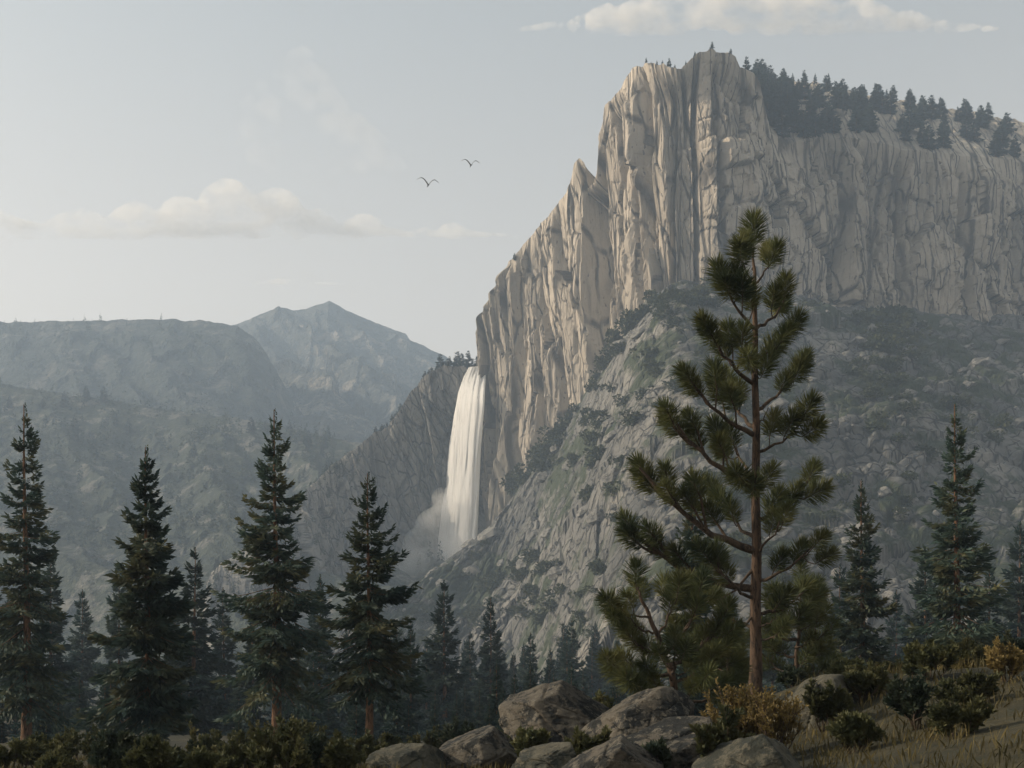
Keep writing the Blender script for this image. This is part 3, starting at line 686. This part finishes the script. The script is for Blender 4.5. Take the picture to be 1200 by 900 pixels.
for k in range(26):
    a = int(np.argmin(abs(p3 - rnd.uniform(598, 800)))); b_ = rnd.randrange(29, 36)
    o = sm_obs[k % 4].copy(); COL.objects.link(o); s_ = rnd.uniform(4.0, 8.0)
    o.location = (HX[a, b_], HYg[a, b_], HZ[a, b_] - 0.8); o.scale = (s_, s_, s_ * rnd.uniform(0.8, 1.3)); o.rotation_euler[2] = rnd.uniform(0, 6.28)
    tag(o, 'dark bush along the seam where the hillside meets the cliff', 'bush', 'bushes along the cliff foot')
def boulder_mesh(w, d, h, seed, sub=5, sharp=9, skew=0.0):
    rs = np.random.default_rng(seed)
    bm = bmesh.new(); bmesh.ops.create_icosphere(bm, subdivisions=sub, radius=1.0)
    dirs = np.array([v.co[:] for v in bm.verts]); fs = np.array([[v.index for v in f.verts] for f in bm.faces]); bm.free()
    n = unit(rs.normal(size=(sharp + 9, 3))); n[:4] = [[-0.55, -0.15, 0.8], [0.85, -0.35, 0.38], [0.15, -0.95, 0.3], [-0.75, -0.7, 0.35]]; n = unit(n)
    dd = rs.uniform(0.80, 1.1, len(n)); dd[:4] = rs.uniform(0.58, 0.74, 4); n[:4] = unit(n[:4] + rs.normal(0, 0.14, (4, 3)))
    dots = dirs @ n.T
    rr = np.where(dots > 0.05, dd[None] / np.maximum(dots, 0.05), 9)
    r = -np.log(np.sum(np.exp(-rr * 60), 1)) / 60
    P = dirs * np.minimum(r, 1.15)[:, None]
    th = np.arctan2(P[:, 1], P[:, 0])
    disp = 0.07 * facet(P[:, 0] * 1.5 + P[:, 1] * 1.1, P[:, 2] * 1.5 - P[:, 1] * 1.1 + P[:, 0] * 0.5, seed + 3, 1.0, 0.7, 0.05) + 0.03 * facet(P[:, 0] * 4 + P[:, 2] * 2, P[:, 2] * 4 + P[:, 1] * 4, seed + 9, 1.0, 0.5, 0.07) + 0.02 * fbm(P[:, 0] * 12, P[:, 2] * 12 + P[:, 1] * 9, seed, 3)
    P = P + unit(P) * disp[:, None]
    P = P * np.array([w, d, h]) * 0.5
    P[:, 2] += skew * P[:, 0]
    return P, fs
hb = []
for k in range(5):
    P_, f_ = boulder_mesh(1.0, 1.0, 0.8, 900 + k, 4); hb.append(mesh_np('boulder', P_, f_, SLOPESTONE, None, False))
cnt = 0; tries = 0
while cnt < 240 and tries < 9000:
    tries += 1
    a = rnd.randrange(40, 700); b_ = 34 + int(rnd.random() ** 1.2 * 420)
    x, y, z = HX[a, b_], HYg[a, b_], HZ[a, b_]; px = CX + x / y * F; py = HY - (z - EYE) / y * F
    if not (450 < px < 1210 and py < 800): continue
    if float(fbm(np.array([px / 50.0 + py / 80.0]), np.array([py / 34.0 - px / 60.0]), 195, 3)[0]) < 0.0: continue
    o = hb[cnt] if cnt < 5 else hb[cnt % 5].copy()
    if cnt >= 5: COL.objects.link(o)
    s_ = (2.2 + 6.5 * rnd.random() ** 2.5) * (0.35 + 0.65 * y / 560.0)
    o.location = (x, y, z + 0.10 * s_); o.scale = (s_ * rnd.uniform(1.0, 1.7), s_, s_ * rnd.uniform(0.8, 1.1)); o.rotation_euler = (rnd.uniform(-0.3, 0.3), rnd.uniform(-0.5, 0.1), rnd.uniform(-0.7, 0.7))
    tag(o, 'grey boulder lying among others on the scrubby hillside', 'boulder', 'boulders on the hillside'); cnt += 1

# ------------------------------------------------------------------ pines on the right
def tuft_mesh(axis, length, nl, n, rs):
    """bottle-brush shoot of long needles along the axis, pointing forward"""
    axis = unit(np.array(axis, float)); a = unit(np.cross(axis, [0.3, 0.9, 0.2])); b = np.cross(axis, a)
    s = rs.random(n) ** 0.85; th = rs.uniform(0, 2 * math.pi, n)
    fw = 0.45 + 1.5 * s ** 4 + rs.normal(0, 0.14, n)
    d = axis[None] * fw[:, None] + np.cos(th)[:, None] * a + np.sin(th)[:, None] * b
    P = axis[None] * (s * length)[:, None]
    return blades(P, d + rs.normal(0, 0.08, (n, 3)), nl * rs.uniform(0.75, 1.12, n) * (0.75 + 0.35 * np.sin(np.pi * np.clip(s, 0, 0.9))), nl * 0.05)
def build_pine(name, label, trunk_px, Y0, r0, branches, tuft_n, tuft_len, needle, lean_y=0.0, seed=1):
    rs = np.random.default_rng(seed)
    base = at(*trunk_px[0], Y0); base[2] = float(g(base[0], Y0)) - 0.15
    root = empty(name, base); tag(root, label, 'pine tree')
    tp = np.array([at(px, py, Y0) for px, py in trunk_px]) - base; tp[0] = 0
    s = np.linspace(0, 1, 26); ts = np.linspace(0, 1, len(tp))
    path = np.stack([np.interp(s, ts, tp[:, i]) for i in range(3)], -1)
    path[1:-1, :2] += 0.012 * np.sin(np.arange(24)[:, None] * np.array([1.3, 0.9]))
    V, Q = tube(path, r0 * (1 - s * 0.86) + 0.35 * r0 * np.exp(-s * 24), 14)
    mesh_np('trunk', V, Q, PINEBARK, root, True)
    for bi, br in enumerate(branches):
        (p0, p1, dy, tfs) = br
        A = at(*p0, Y0) - base
        B = at(*p1, Y0 + dy) - base
        n = 9; q = np.linspace(0, 1, n)
        sag = np.array([0, 0, -1.0])
        pts = A + (B - A) * q[:, None] + sag * (np.sin(q * math.pi) ** 1.0 * 0.10 * np.linalg.norm(B - A))[:, None]
        pts += np.concatenate([[[0, 0, 0]], rs.normal(0, 0.018, (n - 1, 3))])
        rb = max(0.013, 0.020 * np.linalg.norm(B - A))
        parts = [tube(pts, np.linspace(rb * 1.5, rb * 0.45, n), 7)]
        specs = []
        for tf in tfs:
            tx, tyy = tf[0], tf[1]
            k = np.clip(((tx - p0[0]) * (p1[0] - p0[0]) + (tyy - p0[1]) * (p1[1] - p0[1])) / ((p1[0] - p0[0]) ** 2 + (p1[1] - p0[1]) ** 2 + 1e-6), 0.15, 0.97)
            yy = Y0 + dy * k + rs.uniform(-0.35, 0.35)
            C = at(tx, tyy, yy) - base
            kk = max(0.1, k - 0.18); O = np.array([np.interp(kk, q, pts[:, i]) for i in range(3)])
            ax = C - O
            out = unit(B - A)
            ax = unit(unit(ax) * 0.75 + out * 0.35 + np.array([0, 0, 0.35]) + rs.normal(0, 0.1, 3)) if len(tf) < 3 else unit(np.array(tf[2], float))
            sc = tf[3] if len(tf) > 3 else rs.uniform(0.88, 1.12)
            S0 = C - ax * tuft_len * sc * 0.5
            mid = (O + S0) / 2 + np.array([0, 0, -0.04])
            parts.append(tube(np.array([O, mid, S0, S0 + ax * tuft_len * sc * 0.9]), np.array([rb * 0.55, rb * 0.5, rb * 0.45, rb * 0.2]), 5))
            specs.append((S0, ax, sc))
        Vb, Qb = tubes(parts)
        bo = mesh_np('branch', Vb, Qb, TWIG, root, True)
        for (S0, ax, sc) in specs:
            Vt = tuft_mesh(ax, tuft_len * sc, needle * sc, tuft_n, rs) + S0
            mesh_np('needle_tuft', Vt, quads(len(Vt) // 4), PINE, bo)
    return root
T1 = [(885, 806), (886, 700), (886, 560), (885, 420), (884, 330), (883, 296)]
UP = (0.0, 0.0, 1.0)
B1 = [
 ((884, 330), (883, 292), 0.0, [(883, 272, UP, 1.15)]),
 ((884, 335), (866, 296), -0.5, [(868, 298), (873, 292)]), ((884, 335), (903, 300), 0.5, [(899, 297), (905, 302)]),
 ((884, 385), (843, 322), -0.6, [(846, 326), (853, 338), (870, 342), (862, 330), (880, 352)]), ((886, 385), (922, 345), 0.6, [(906, 352), (920, 340), (914, 360)]),
 ((884, 450), (826, 380), -0.5, [(829, 384), (836, 396), (856, 397), (848, 410), (870, 400)]), ((887, 420), (928, 385), -0.4, [(918, 396), (930, 382), (905, 408)]),
 ((885, 440), (888, 420), -0.9, [(878, 424), (897, 430)]),
 ((884, 510), (804, 438), -0.4, [(808, 444), (815, 456), (838, 442), (842, 462), (858, 470)]), ((887, 480), (935, 432), 0.5, [(918, 450), (935, 436), (940, 425)]),
 ((884, 500), (850, 450), 1.0, [(852, 446), (866, 462)]),
 ((884, 570), (780, 482), -0.4, [(785, 488), (790, 502), (812, 496), (816, 516), (842, 508), (846, 526)]), ((888, 530), (945, 488), -0.5, [(905, 500), (925, 500), (945, 482), (950, 505)]),
 ((885, 580), (886, 552), -1.0, [(868, 560), (900, 560), (884, 572)]), ((885, 560), (862, 520), 1.2, [(858, 514), (848, 530)]),
 ((884, 645), (750, 548), -0.5, [(754, 552), (760, 566), (782, 560), (786, 580), (808, 588), (816, 572), (834, 604)]), ((888, 610), (950, 560), 0.5, [(906, 590), (930, 580), (950, 556), (955, 578)]),
 ((884, 630), (845, 588), 1.0, [(848, 590), (858, 602), (836, 575)]), ((887, 645), (915, 610), -0.9, [(905, 615), (920, 605)]),
 ((884, 690), (734, 618), -0.3, [(738, 616), (742, 632), (766, 628), (772, 645), (796, 652)]), ((888, 680), (955, 640), -0.6, [(912, 660), (935, 650), (958, 636), (965, 655)]),
 ((884, 700), (838, 660), -0.8, [(842, 655), (850, 672), (826, 650)]), ((887, 720), (945, 690), 0.6, [(915, 705), (940, 690), (955, 700)]),
 ((885, 735), (835, 700), 0.9, [(836, 695), (850, 712)]), ((887, 750), (930, 728), -0.5, [(915, 738), (935, 725)]),
 ((884, 720), (846, 742), -0.4, []), ((884, 665), (838, 705), -0.3, []), ((887, 735), (912, 722), -0.3, []), ((884, 560), (862, 548), -0.2, []), ((887, 500), (900, 478), 0.2, []),
]
pine1 = build_pine('pine_tree', 'tall pine with orange-barked trunk and rounded needle tufts at right', T1, 22.0, 0.118, B1, 380, 0.42, 0.30, seed=11)
T2 = [(800, 842), (790, 800), (776, 760), (762, 724), (750, 698), (746, 686)]
B2 = [
 ((752, 705), (745, 682), 0.0, [(745, 676, UP, 1.1), (752, 694)]), ((762, 724), (718, 706), -0.3, [(716, 708), (726, 716), (738, 705), (722, 724)]),
 ((768, 740), (735, 722), -0.5, [(738, 730), (748, 740)]), ((770, 745), (795, 690), 0.3, [(795, 690), (806, 702), (785, 708), (778, 690)]), ((780, 765), (824, 690), 0.6, [(822, 684), (834, 700), (815, 715), (806, 690)]),
 ((778, 765), (742, 750), -0.6, [(745, 752), (760, 760), (735, 742)]), ((786, 790), (712, 778), -0.4, [(716, 776), (724, 790), (735, 775), (745, 792), (760, 785)]), ((783, 780), (852, 722), 0.5, [(850, 718), (840, 735), (856, 740), (828, 742)]),
 ((790, 800), (850, 762), 0.2, [(848, 760), (835, 770), (855, 778), (820, 775)]), ((792, 805), (755, 812), -0.6, [(752, 808), (768, 802), (740, 800), (775, 815)]), ((794, 812), (828, 800), -0.7, [(826, 795), (812, 805), (838, 806)]),
 ((788, 790), (790, 760), -0.8, [(790, 756), (802, 765), (775, 770), (808, 780)]), ((795, 820), (870, 800), 0.3, [(865, 792), (850, 802), (840, 815)]), ((797, 826), (760, 828), -0.4, [(762, 826), (775, 832)]),
 ((786, 790), (805, 735), 0.9, [(803, 735), (815, 748), (790, 738)]),
]
pine2 = build_pine('pine_tree', 'young leaning pine, its low tufted boughs spreading over the boulders', T2, 19.0, 0.07, B2, 300, 0.33, 0.25, seed=12)

def sapling(px0, ybase, px1, ytop, Y, n, seed, label, spread):
    rs = random.Random(seed); br = [((px1, ytop + 24), (px1, ytop + 4), 0.0, [(px1, ytop, UP, 1.1)])]
    for k in range(n):
        f = 0.18 + 0.74 * k / (n - 1); x0 = px1 + (px0 - px1) * f; y0 = ytop + (ybase - ytop) * f
        sg = -1 if k % 2 else 1; r = spread * (0.35 + 0.65 * f) * rs.uniform(0.75, 1.1)
        x1, y1 = x0 + sg * r, y0 - r * rs.uniform(0.45, 0.8)
        br.append(((x0, y0), (x1, y1), rs.uniform(-0.9, 0.9), [(x1, y1), (x0 + sg * r * 0.72, y0 - r * 0.3), (x0 + sg * r * 0.6, y0 - r * 0.75), (x0 + sg * r * 0.35, y0 - r * 0.2)][:4 if f > 0.3 else 2]))
    return build_pine('pine_tree', label, [(px0, ybase), (0.5 * (px0 + px1) + 3, 0.5 * (ybase + ytop)), (px1, ytop + 14)], Y, 0.06, br, 240, 0.36, 0.26, seed=seed)
sapling(928, 812, 938, 672, 25.0, 11, 31, 'shorter young pine close behind the right side of the tall pine trunk', 52)
sapling(848, 822, 852, 742, 23.0, 7, 32, 'small pine sapling left of the tall pine trunk, behind the golden shrub', 34)

# ------------------------------------------------------------------ boulders
def boulder(px, ytop, ybot, wpx, Y, depth, label, mat, seed, rz=0.0, skew=0.0, sub=6):
    c = at(px, (ytop + ybot) / 2, Y); w = wpx / F * Y; h = (ybot - ytop) / F * Y
    P, fs = boulder_mesh(w * 1.1, depth, h * 1.25, seed, sub, skew=skew)
    base = np.array([c[0], c[1], c[2] - h * 0.5]); P[:, 2] += h * 0.5
    o = mesh_np('boulder', P, fs, mat, None, True, base); o.rotation_euler[2] = rz
    return tag(o, label, 'boulder')
boulder(652, 808, 878, 132, 19.0, 1.9, 'largest lichen-grey boulder in the foreground, pale on its left slope', BOULDER, 501, 0.15)
boulder(748, 822, 888, 128, 16.8, 1.4, 'wedge-shaped boulder below the young pine with a pale sloping top', BOULDER, 502, -0.1, 0.18)
boulder(800, 852, 912, 150, 14.2, 1.3, 'broad rounded boulder in front of the golden shrub', BOULDER, 503, 0.2)
boulder(562, 856, 905, 100, 17.0, 1.3, 'low humped boulder left of the largest one', BOULDER, 504, 0.1, 0.1)
boulder(475, 876, 915, 96, 16.5, 1.0, 'small flat rock at the bottom edge near the second spruce trunk', BOULDERDARK, 505)
boulder(648, 876, 918, 96, 14.0, 0.9, 'low brown rock sunk in grass in front of the largest boulder', BOULDERDARK, 506, 0.3)
boulder(716, 872, 925, 110, 13.2, 1.0, 'slanting rock at the bottom edge between two larger boulders', BOULDER, 507, 0.0, 0.2)
boulder(882, 868, 935, 120, 12.6, 1.1, 'dark mossy boulder in the bottom right under the golden shrub', BOULDERDARK, 508, 0.2, 0.1)
boulder(950, 798, 890, 130, 17.5, 1.8, 'big dark boulder on the bank right of the pine trunk', BOULDERDARK, 509, -0.3, 0.25)

# ------------------------------------------------------------------ shrubs
def shrub_mesh(w, h, stems, leaf, seed, upright=0.5, leaves=70, depth=2):
    rs = np.random.default_rng(seed); wood = []; P, Dv = [], []
    def grow(p, d, ln, rad, lev):
        n = 5; pts = [p]
        for k in range(n):
            d = unit(d + rs.normal(0, 0.13, 3) + np.array([0, 0, 0.10 * upright])); pts.append(pts[-1] + d * ln / n)
        pts = np.array(pts); wood.append(tube(pts, np.linspace(rad, rad * 0.55, len(pts)), 5))
        if lev >= 1:
            m = leaves if lev == depth else leaves // 3
            s = rs.random(m); q = np.stack([np.interp(s, np.linspace(0, 1, len(pts)), pts[:, i]) for i in range(3)], -1)
            P.append(q); Dv.append(d[None] * 0.8 + unit(rs.normal(size=(m, 3))) * 0.9 + np.array([0, 0, 0.25]))
        if lev < depth:
            for j in range(3 if lev else 4):
                s = rs.uniform(0.4, 1.0); b0 = np.array([np.interp(s, np.linspace(0, 1, len(pts)), pts[:, i]) for i in range(3)])
                grow(b0, unit(d + unit(rs.normal(size=3)) * (0.75 - 0.3 * upright) + np.array([0, 0, 0.25])), ln * rs.uniform(0.5, 0.75), rad * 0.6, lev + 1)
    for k in range(stems):
        a = rs.uniform(0, 6.28); rr = rs.uniform(0, 0.25)
        d = unit(np.array([math.cos(a) * w * 0.9, math.sin(a) * w * 0.6, h * (0.6 + upright)]))
        grow(np.array([math.cos(a) * rr * w * 0.5, math.sin(a) * rr * w * 0.5, -0.05]), d, h * rs.uniform(0.42, 0.6), 0.012 * h + 0.004, 0)
    P = np.concatenate(P); Dv = np.concatenate(Dv); n = len(P)
    V = blades(P, Dv, leaf * rs.uniform(0.6, 1.3, n), leaf * 0.42 * rs.uniform(0.7, 1.3, n))
    return V, tubes(wood)
def shrub(px, ytop, wpx, Y, label, mat, seed, stems=9, leaf=0.09, upright=0.4, leaves=46, group=None):
    x = (px - CX) / F * Y; z = float(g(x, Y)); h = (EYE + (HY - ytop) / F * Y) - z; w = wpx / F * Y
    root = empty('shrub', (x, Y, z)); tag(root, label, 'shrub', group)
    V, (tv, tq) = shrub_mesh(w * 0.5, max(h, 0.45 + 0.35 * ((seed * 37) % 10) / 10), stems, leaf, seed, upright, leaves)
    mesh_np('stems', tv, tq, TWIG, root, True); mesh_np('foliage', V, quads(len(V) // 4), mat, root)
    return root
shrub(300, 848, 90, 27, 'olive bush at the foot of the tallest left spruce', SHRUB, 601, 12)
shrub(352, 838, 90, 24, 'leafy olive bush between the two big spruce trunks', SHRUB, 602, 12)
shrub(392, 872, 70, 20, 'low dark bush left of the second spruce trunk', SHRUB, 603, 10)
shrub(465, 856, 60, 25, 'thin olive bush right of the second spruce trunk', SHRUB, 604, 9)
shrub(510, 850, 70, 30, 'dim bush behind the low humped boulder', SHRUB, 605, 9)
shrub(705, 812, 50, 20, 'small green bush peeking over the largest boulder', SHRUB, 606, 8)
shrub(250, 850, 110, 24, 'wide olive bush left of the tallest spruce', SHRUB, 607, 12)
shrub(160, 862, 110, 20, 'dark bush at the left under the broad spruce', SHRUB, 608, 12)
shrub(50, 850, 130, 22, 'large olive bush at the far left edge', SHRUB, 609, 12)
shrub(875, 796, 90, 15.5, 'tall golden shrub with bare upright twigs at the pine foot', GOLD, 610, 16, 0.06, 1.1, 24)
shrub(838, 822, 60, 14.8, 'smaller golden shrub left of the tall golden one', GOLD, 611, 14, 0.055, 1.1, 22)
shrub(912, 812, 60, 15.0, 'dry brown shrub against the dark boulder on the bank', GOLD, 612, 12, 0.055, 0.9, 22)
shrub(985, 800, 100, 19, 'olive bush on the bank right of the dark boulder', SHRUB, 613, 11)
shrub(1110, 800, 130, 21, 'large olive bush at the far right of the bank', SHRUB, 614, 12)
shrub(1180, 830, 100, 17, 'golden twiggy shrub at the extreme right', GOLD, 615, 10, 0.075, 0.7, 26)
rs_ = random.Random(9)
for k, (px, ytop, w_, Y) in enumerate([(930, 800, 90, 21), (965, 815, 80, 16.5), (1010, 812, 110, 17.5), (1040, 795, 90, 22), (1075, 830, 80, 15), (1090, 812, 120, 18), (1140, 820, 100, 15.5), (1160, 792, 120, 22), (1205, 800, 110, 20), (1000, 850, 90, 14), (1120, 860, 110, 13.5),
        (430, 866, 60, 21), (540, 842, 50, 26), (585, 850, 50, 22), (620, 870, 50, 16.2), (690, 862, 50, 15.4), (765, 872, 45, 13.6), (850, 868, 50, 13.2), (290, 872, 70, 19), (345, 868, 70, 18.5), (210, 868, 90, 19), (100, 850, 90, 23), (20, 862, 90, 19), (70, 874, 90, 16.5), (130, 872, 100, 16), (180, 878, 80, 15.5), (245, 880, 90, 15.5), (325, 884, 80, 15), (380, 878, 60, 17), (395, 884, 50, 16)]):
    shrub(px, ytop, w_, Y, 'low olive bush in the undergrowth between the foreground rocks' if px < 900 else 'dense olive bush on the bank below the far right spruces', SHRUB if k % 4 else DARKSHRUB, 700 + k, 9, 0.085, 0.4, 40, 'bushes in the rock undergrowth' if px < 900 else 'bushes on the right bank')
# grass between the rocks: one carpet nobody could count
n = 60000
gy = rng.uniform(10.5, 42, n); gx = rng.uniform(-0.52, 0.52, n) * gy
keep = fbm(gx / 1.6, gy / 1.6, 88, 4) > -0.08
gx, gy = gx[keep], gy[keep]; n = len(gx)
Pg = np.stack([gx, gy, g(gx, gy) - 0.01], -1)
Vg = blades(Pg, rng.normal(0, 0.35, (n, 3)) + np.array([0, 0, 1.0]), rng.uniform(0.06, 0.24, n), rng.uniform(0.010, 0.022, n))
grass = mesh_np('grass', Vg, quads(n), DRYGRASS); tag(grass, kind='stuff')

# ------------------------------------------------------------------ birds
def bird(px, py, span_px, Y, label, roll):
    span = span_px / F * Y; c = at(px, py, Y)
    s = np.linspace(-1, 1, 33); a = np.abs(s)
    zc = span * (0.30 * np.sin(np.clip(a, 0, 0.62) / 0.62 * math.pi / 2) - 0.10 * np.clip((a - 0.62) / 0.38, 0, 1) ** 1.4)
    ch = span * (0.085 * (1 - a) ** 0.45 + 0.02) * (0.75 + 0.5 * np.exp(-(a / 0.5) ** 2)); th = span * (0.016 * (1 - a) + 0.006)
    sweep = span * 0.10 * a
    ring = np.array([(0.5, 0), (0.2, 1), (-0.2, 0.8), (-0.5, 0), (-0.2, -0.5), (0.2, -0.6)])
    V = np.stack([np.repeat(s * span / 2, 6), (ring[None, :, 0] * ch[:, None] + sweep[:, None]).ravel(), (zc[:, None] + ring[None, :, 1] * th[:, None]).ravel()], -1)
    Q = [(i * 6 + k, i * 6 + (k + 1) % 6, (i + 1) * 6 + (k + 1) % 6, (i + 1) * 6 + k) for i in range(32) for k in range(6)]
    # body, head and tail grown through the wing root
    tb = np.linspace(-1, 1, 13); pr = np.array([0.02, 0.5, 0.62, 0.6, 0.8, 1.0, 1.1, 1.1, 1.0, 0.75, 0.55, 0.8, 0.25]) ; pr[0] = 0.25
    bp = np.stack([0 * tb, tb * span * 0.19, 0.012 * span * np.cos(tb * 3)], -1)
    bv, bq = tube(bp, pr * span * 0.026, 10)
    o = mesh_np('bird', np.concatenate([V, bv]), np.concatenate([np.array(Q), bq + len(V)]), BIRDM, None, True, c)
    o.rotation_euler = (0, roll, 0.35)
    return tag(o, label, 'bird')
bird(502, 217, 27, 80, 'larger dark gliding bird, lower and to the left of the other', 0.03)
bird(552, 194, 23, 88, 'smaller dark gliding bird, higher and nearer the cliff', -0.02)

# ------------------------------------------------------------------ haze and clouds
HB = (-2000, 2000, -250, 2750, -75, 680)
bm = bmesh.new(); bmesh.ops.create_cube(bm, size=1.0)
for vv in bm.verts:
    vv.co = Vector((HB[0] if vv.co.x < 0 else HB[1], HB[2] if vv.co.y < 0 else HB[3], HB[4] if vv.co.z < 0 else HB[5]))
me = bpy.data.meshes.new('haze'); bm.to_mesh(me); bm.free()
me.materials.append(m_volume('valley_haze', (0.55, 0.70, 0.89), HAZE_DENSITY, 0.1))
haze = bpy.data.objects.new('haze', me); COL.objects.link(haze); tag(haze, kind='stuff')
CLOUD = m_puff('cloud_vapour', (1.0, 0.98, 0.94), (0.0042, 0.0042, 0.0085), 0.40, 0.64, 0.0065)
VEIL = m_puff('thin_cloud_vapour', (1.0, 0.98, 0.94), (0.0021, 0.0021, 0.003), 0.40, 0.75, 0.0016)
def cloud(label, top, base, Y, seed, voxel, n, dep=1.0, mat=None):
    """lobes heaped up to the outline `top` over a flat base"""
    rs = random.Random(seed); lobes = []; k_ = Y / F; tp = np.array(top, float); zb = at(0, base, Y)[2]
    for k in range(n):
        px = rs.uniform(tp[0, 0], tp[-1, 0]); H = base - np.interp(px, tp[:, 0], tp[:, 1])
        if H < 0.8: continue
        if k % 2:                                    # lobes that just touch the outline
            rr = min(max(H * rs.uniform(0.16, 0.34), 1.0), rs.uniform(5, 10)); lift = H - rr
        else:
            rr = min(max(H * rs.uniform(0.25, 0.5), 1.0), 14.0); lift = (H - 1.15 * rr) * rs.random()
        c = at(px, base - max(lift, 0.0), Y + rs.uniform(-60, 60) * dep)
        lobes.append((c, (rr * k_ * (rs.uniform(0.9, 1.1) if H > 8 else rs.uniform(2.5, 5)), (40 + rr * 2) * dep, rr * k_)))
    o = blob_volume('cloud', lobes, mat or CLOUD, voxel)
    me = o.data
    co = np.empty(len(me.vertices) * 3, np.float32); me.vertices.foreach_get('co', co); co = co.reshape(-1, 3)
    co[:, 2] = np.where(co[:, 2] < zb, zb - (zb - co[:, 2]) * 0.06, co[:, 2]); me.vertices.foreach_set('co', co.ravel()); me.update()
    return tag(o, label, 'cloud')
cloud('largest cumulus bank above the far mountain, flat along its base', [(-60, 262), (-30, 250), (0, 246), (24, 256), (50, 262), (72, 250), (96, 244), (112, 248), (124, 258), (140, 244), (158, 234), (172, 240), (184, 250), (196, 236), (210, 228), (224, 232), (234, 238), (244, 220), (262, 208), (278, 211), (290, 223), (300, 229), (312, 222), (325, 219), (340, 224), (350, 240), (360, 246), (372, 244), (385, 250), (390, 259),
      (405, 259), (415, 252), (430, 250), (442, 256), (447, 264), (460, 267), (478, 273), (490, 269), (500, 266), (512, 272), (520, 263), (532, 260), (543, 266), (560, 272), (610, 276)], 277, 9000, 3, 12, 760)
cloud('thin low streak of cloud just over the far peak', [(298, 331), (315, 329), (325, 325), (335, 328), (350, 325), (362, 330), (385, 331), (420, 332)], 333, 10000, 5, 8, 120, 0.6)
cloud('pale cloud at the top of the sky above the cliff', [(600, 34), (630, 30), (652, 25), (664, 27), (674, 20), (690, 14), (700, 8), (712, 4), (722, 9), (734, 3), (750, -3), (800, -14), (900, -16), (960, -6), (985, 6), (1000, -2), (1030, 2), (1048, 14), (1070, 12), (1090, 22), (1120, 27), (1170, 33)], 35, 9000, 9, 12, 420)
cloud('faint broad veil of cloud high at the upper left', [(285, 120), (300, 96), (318, 88), (338, 60), (356, 52), (372, 62), (384, 92), (402, 118), (424, 136), (450, 160), (470, 186), (480, 196)], 200, 9500, 21, 22, 90, 1.0, VEIL)
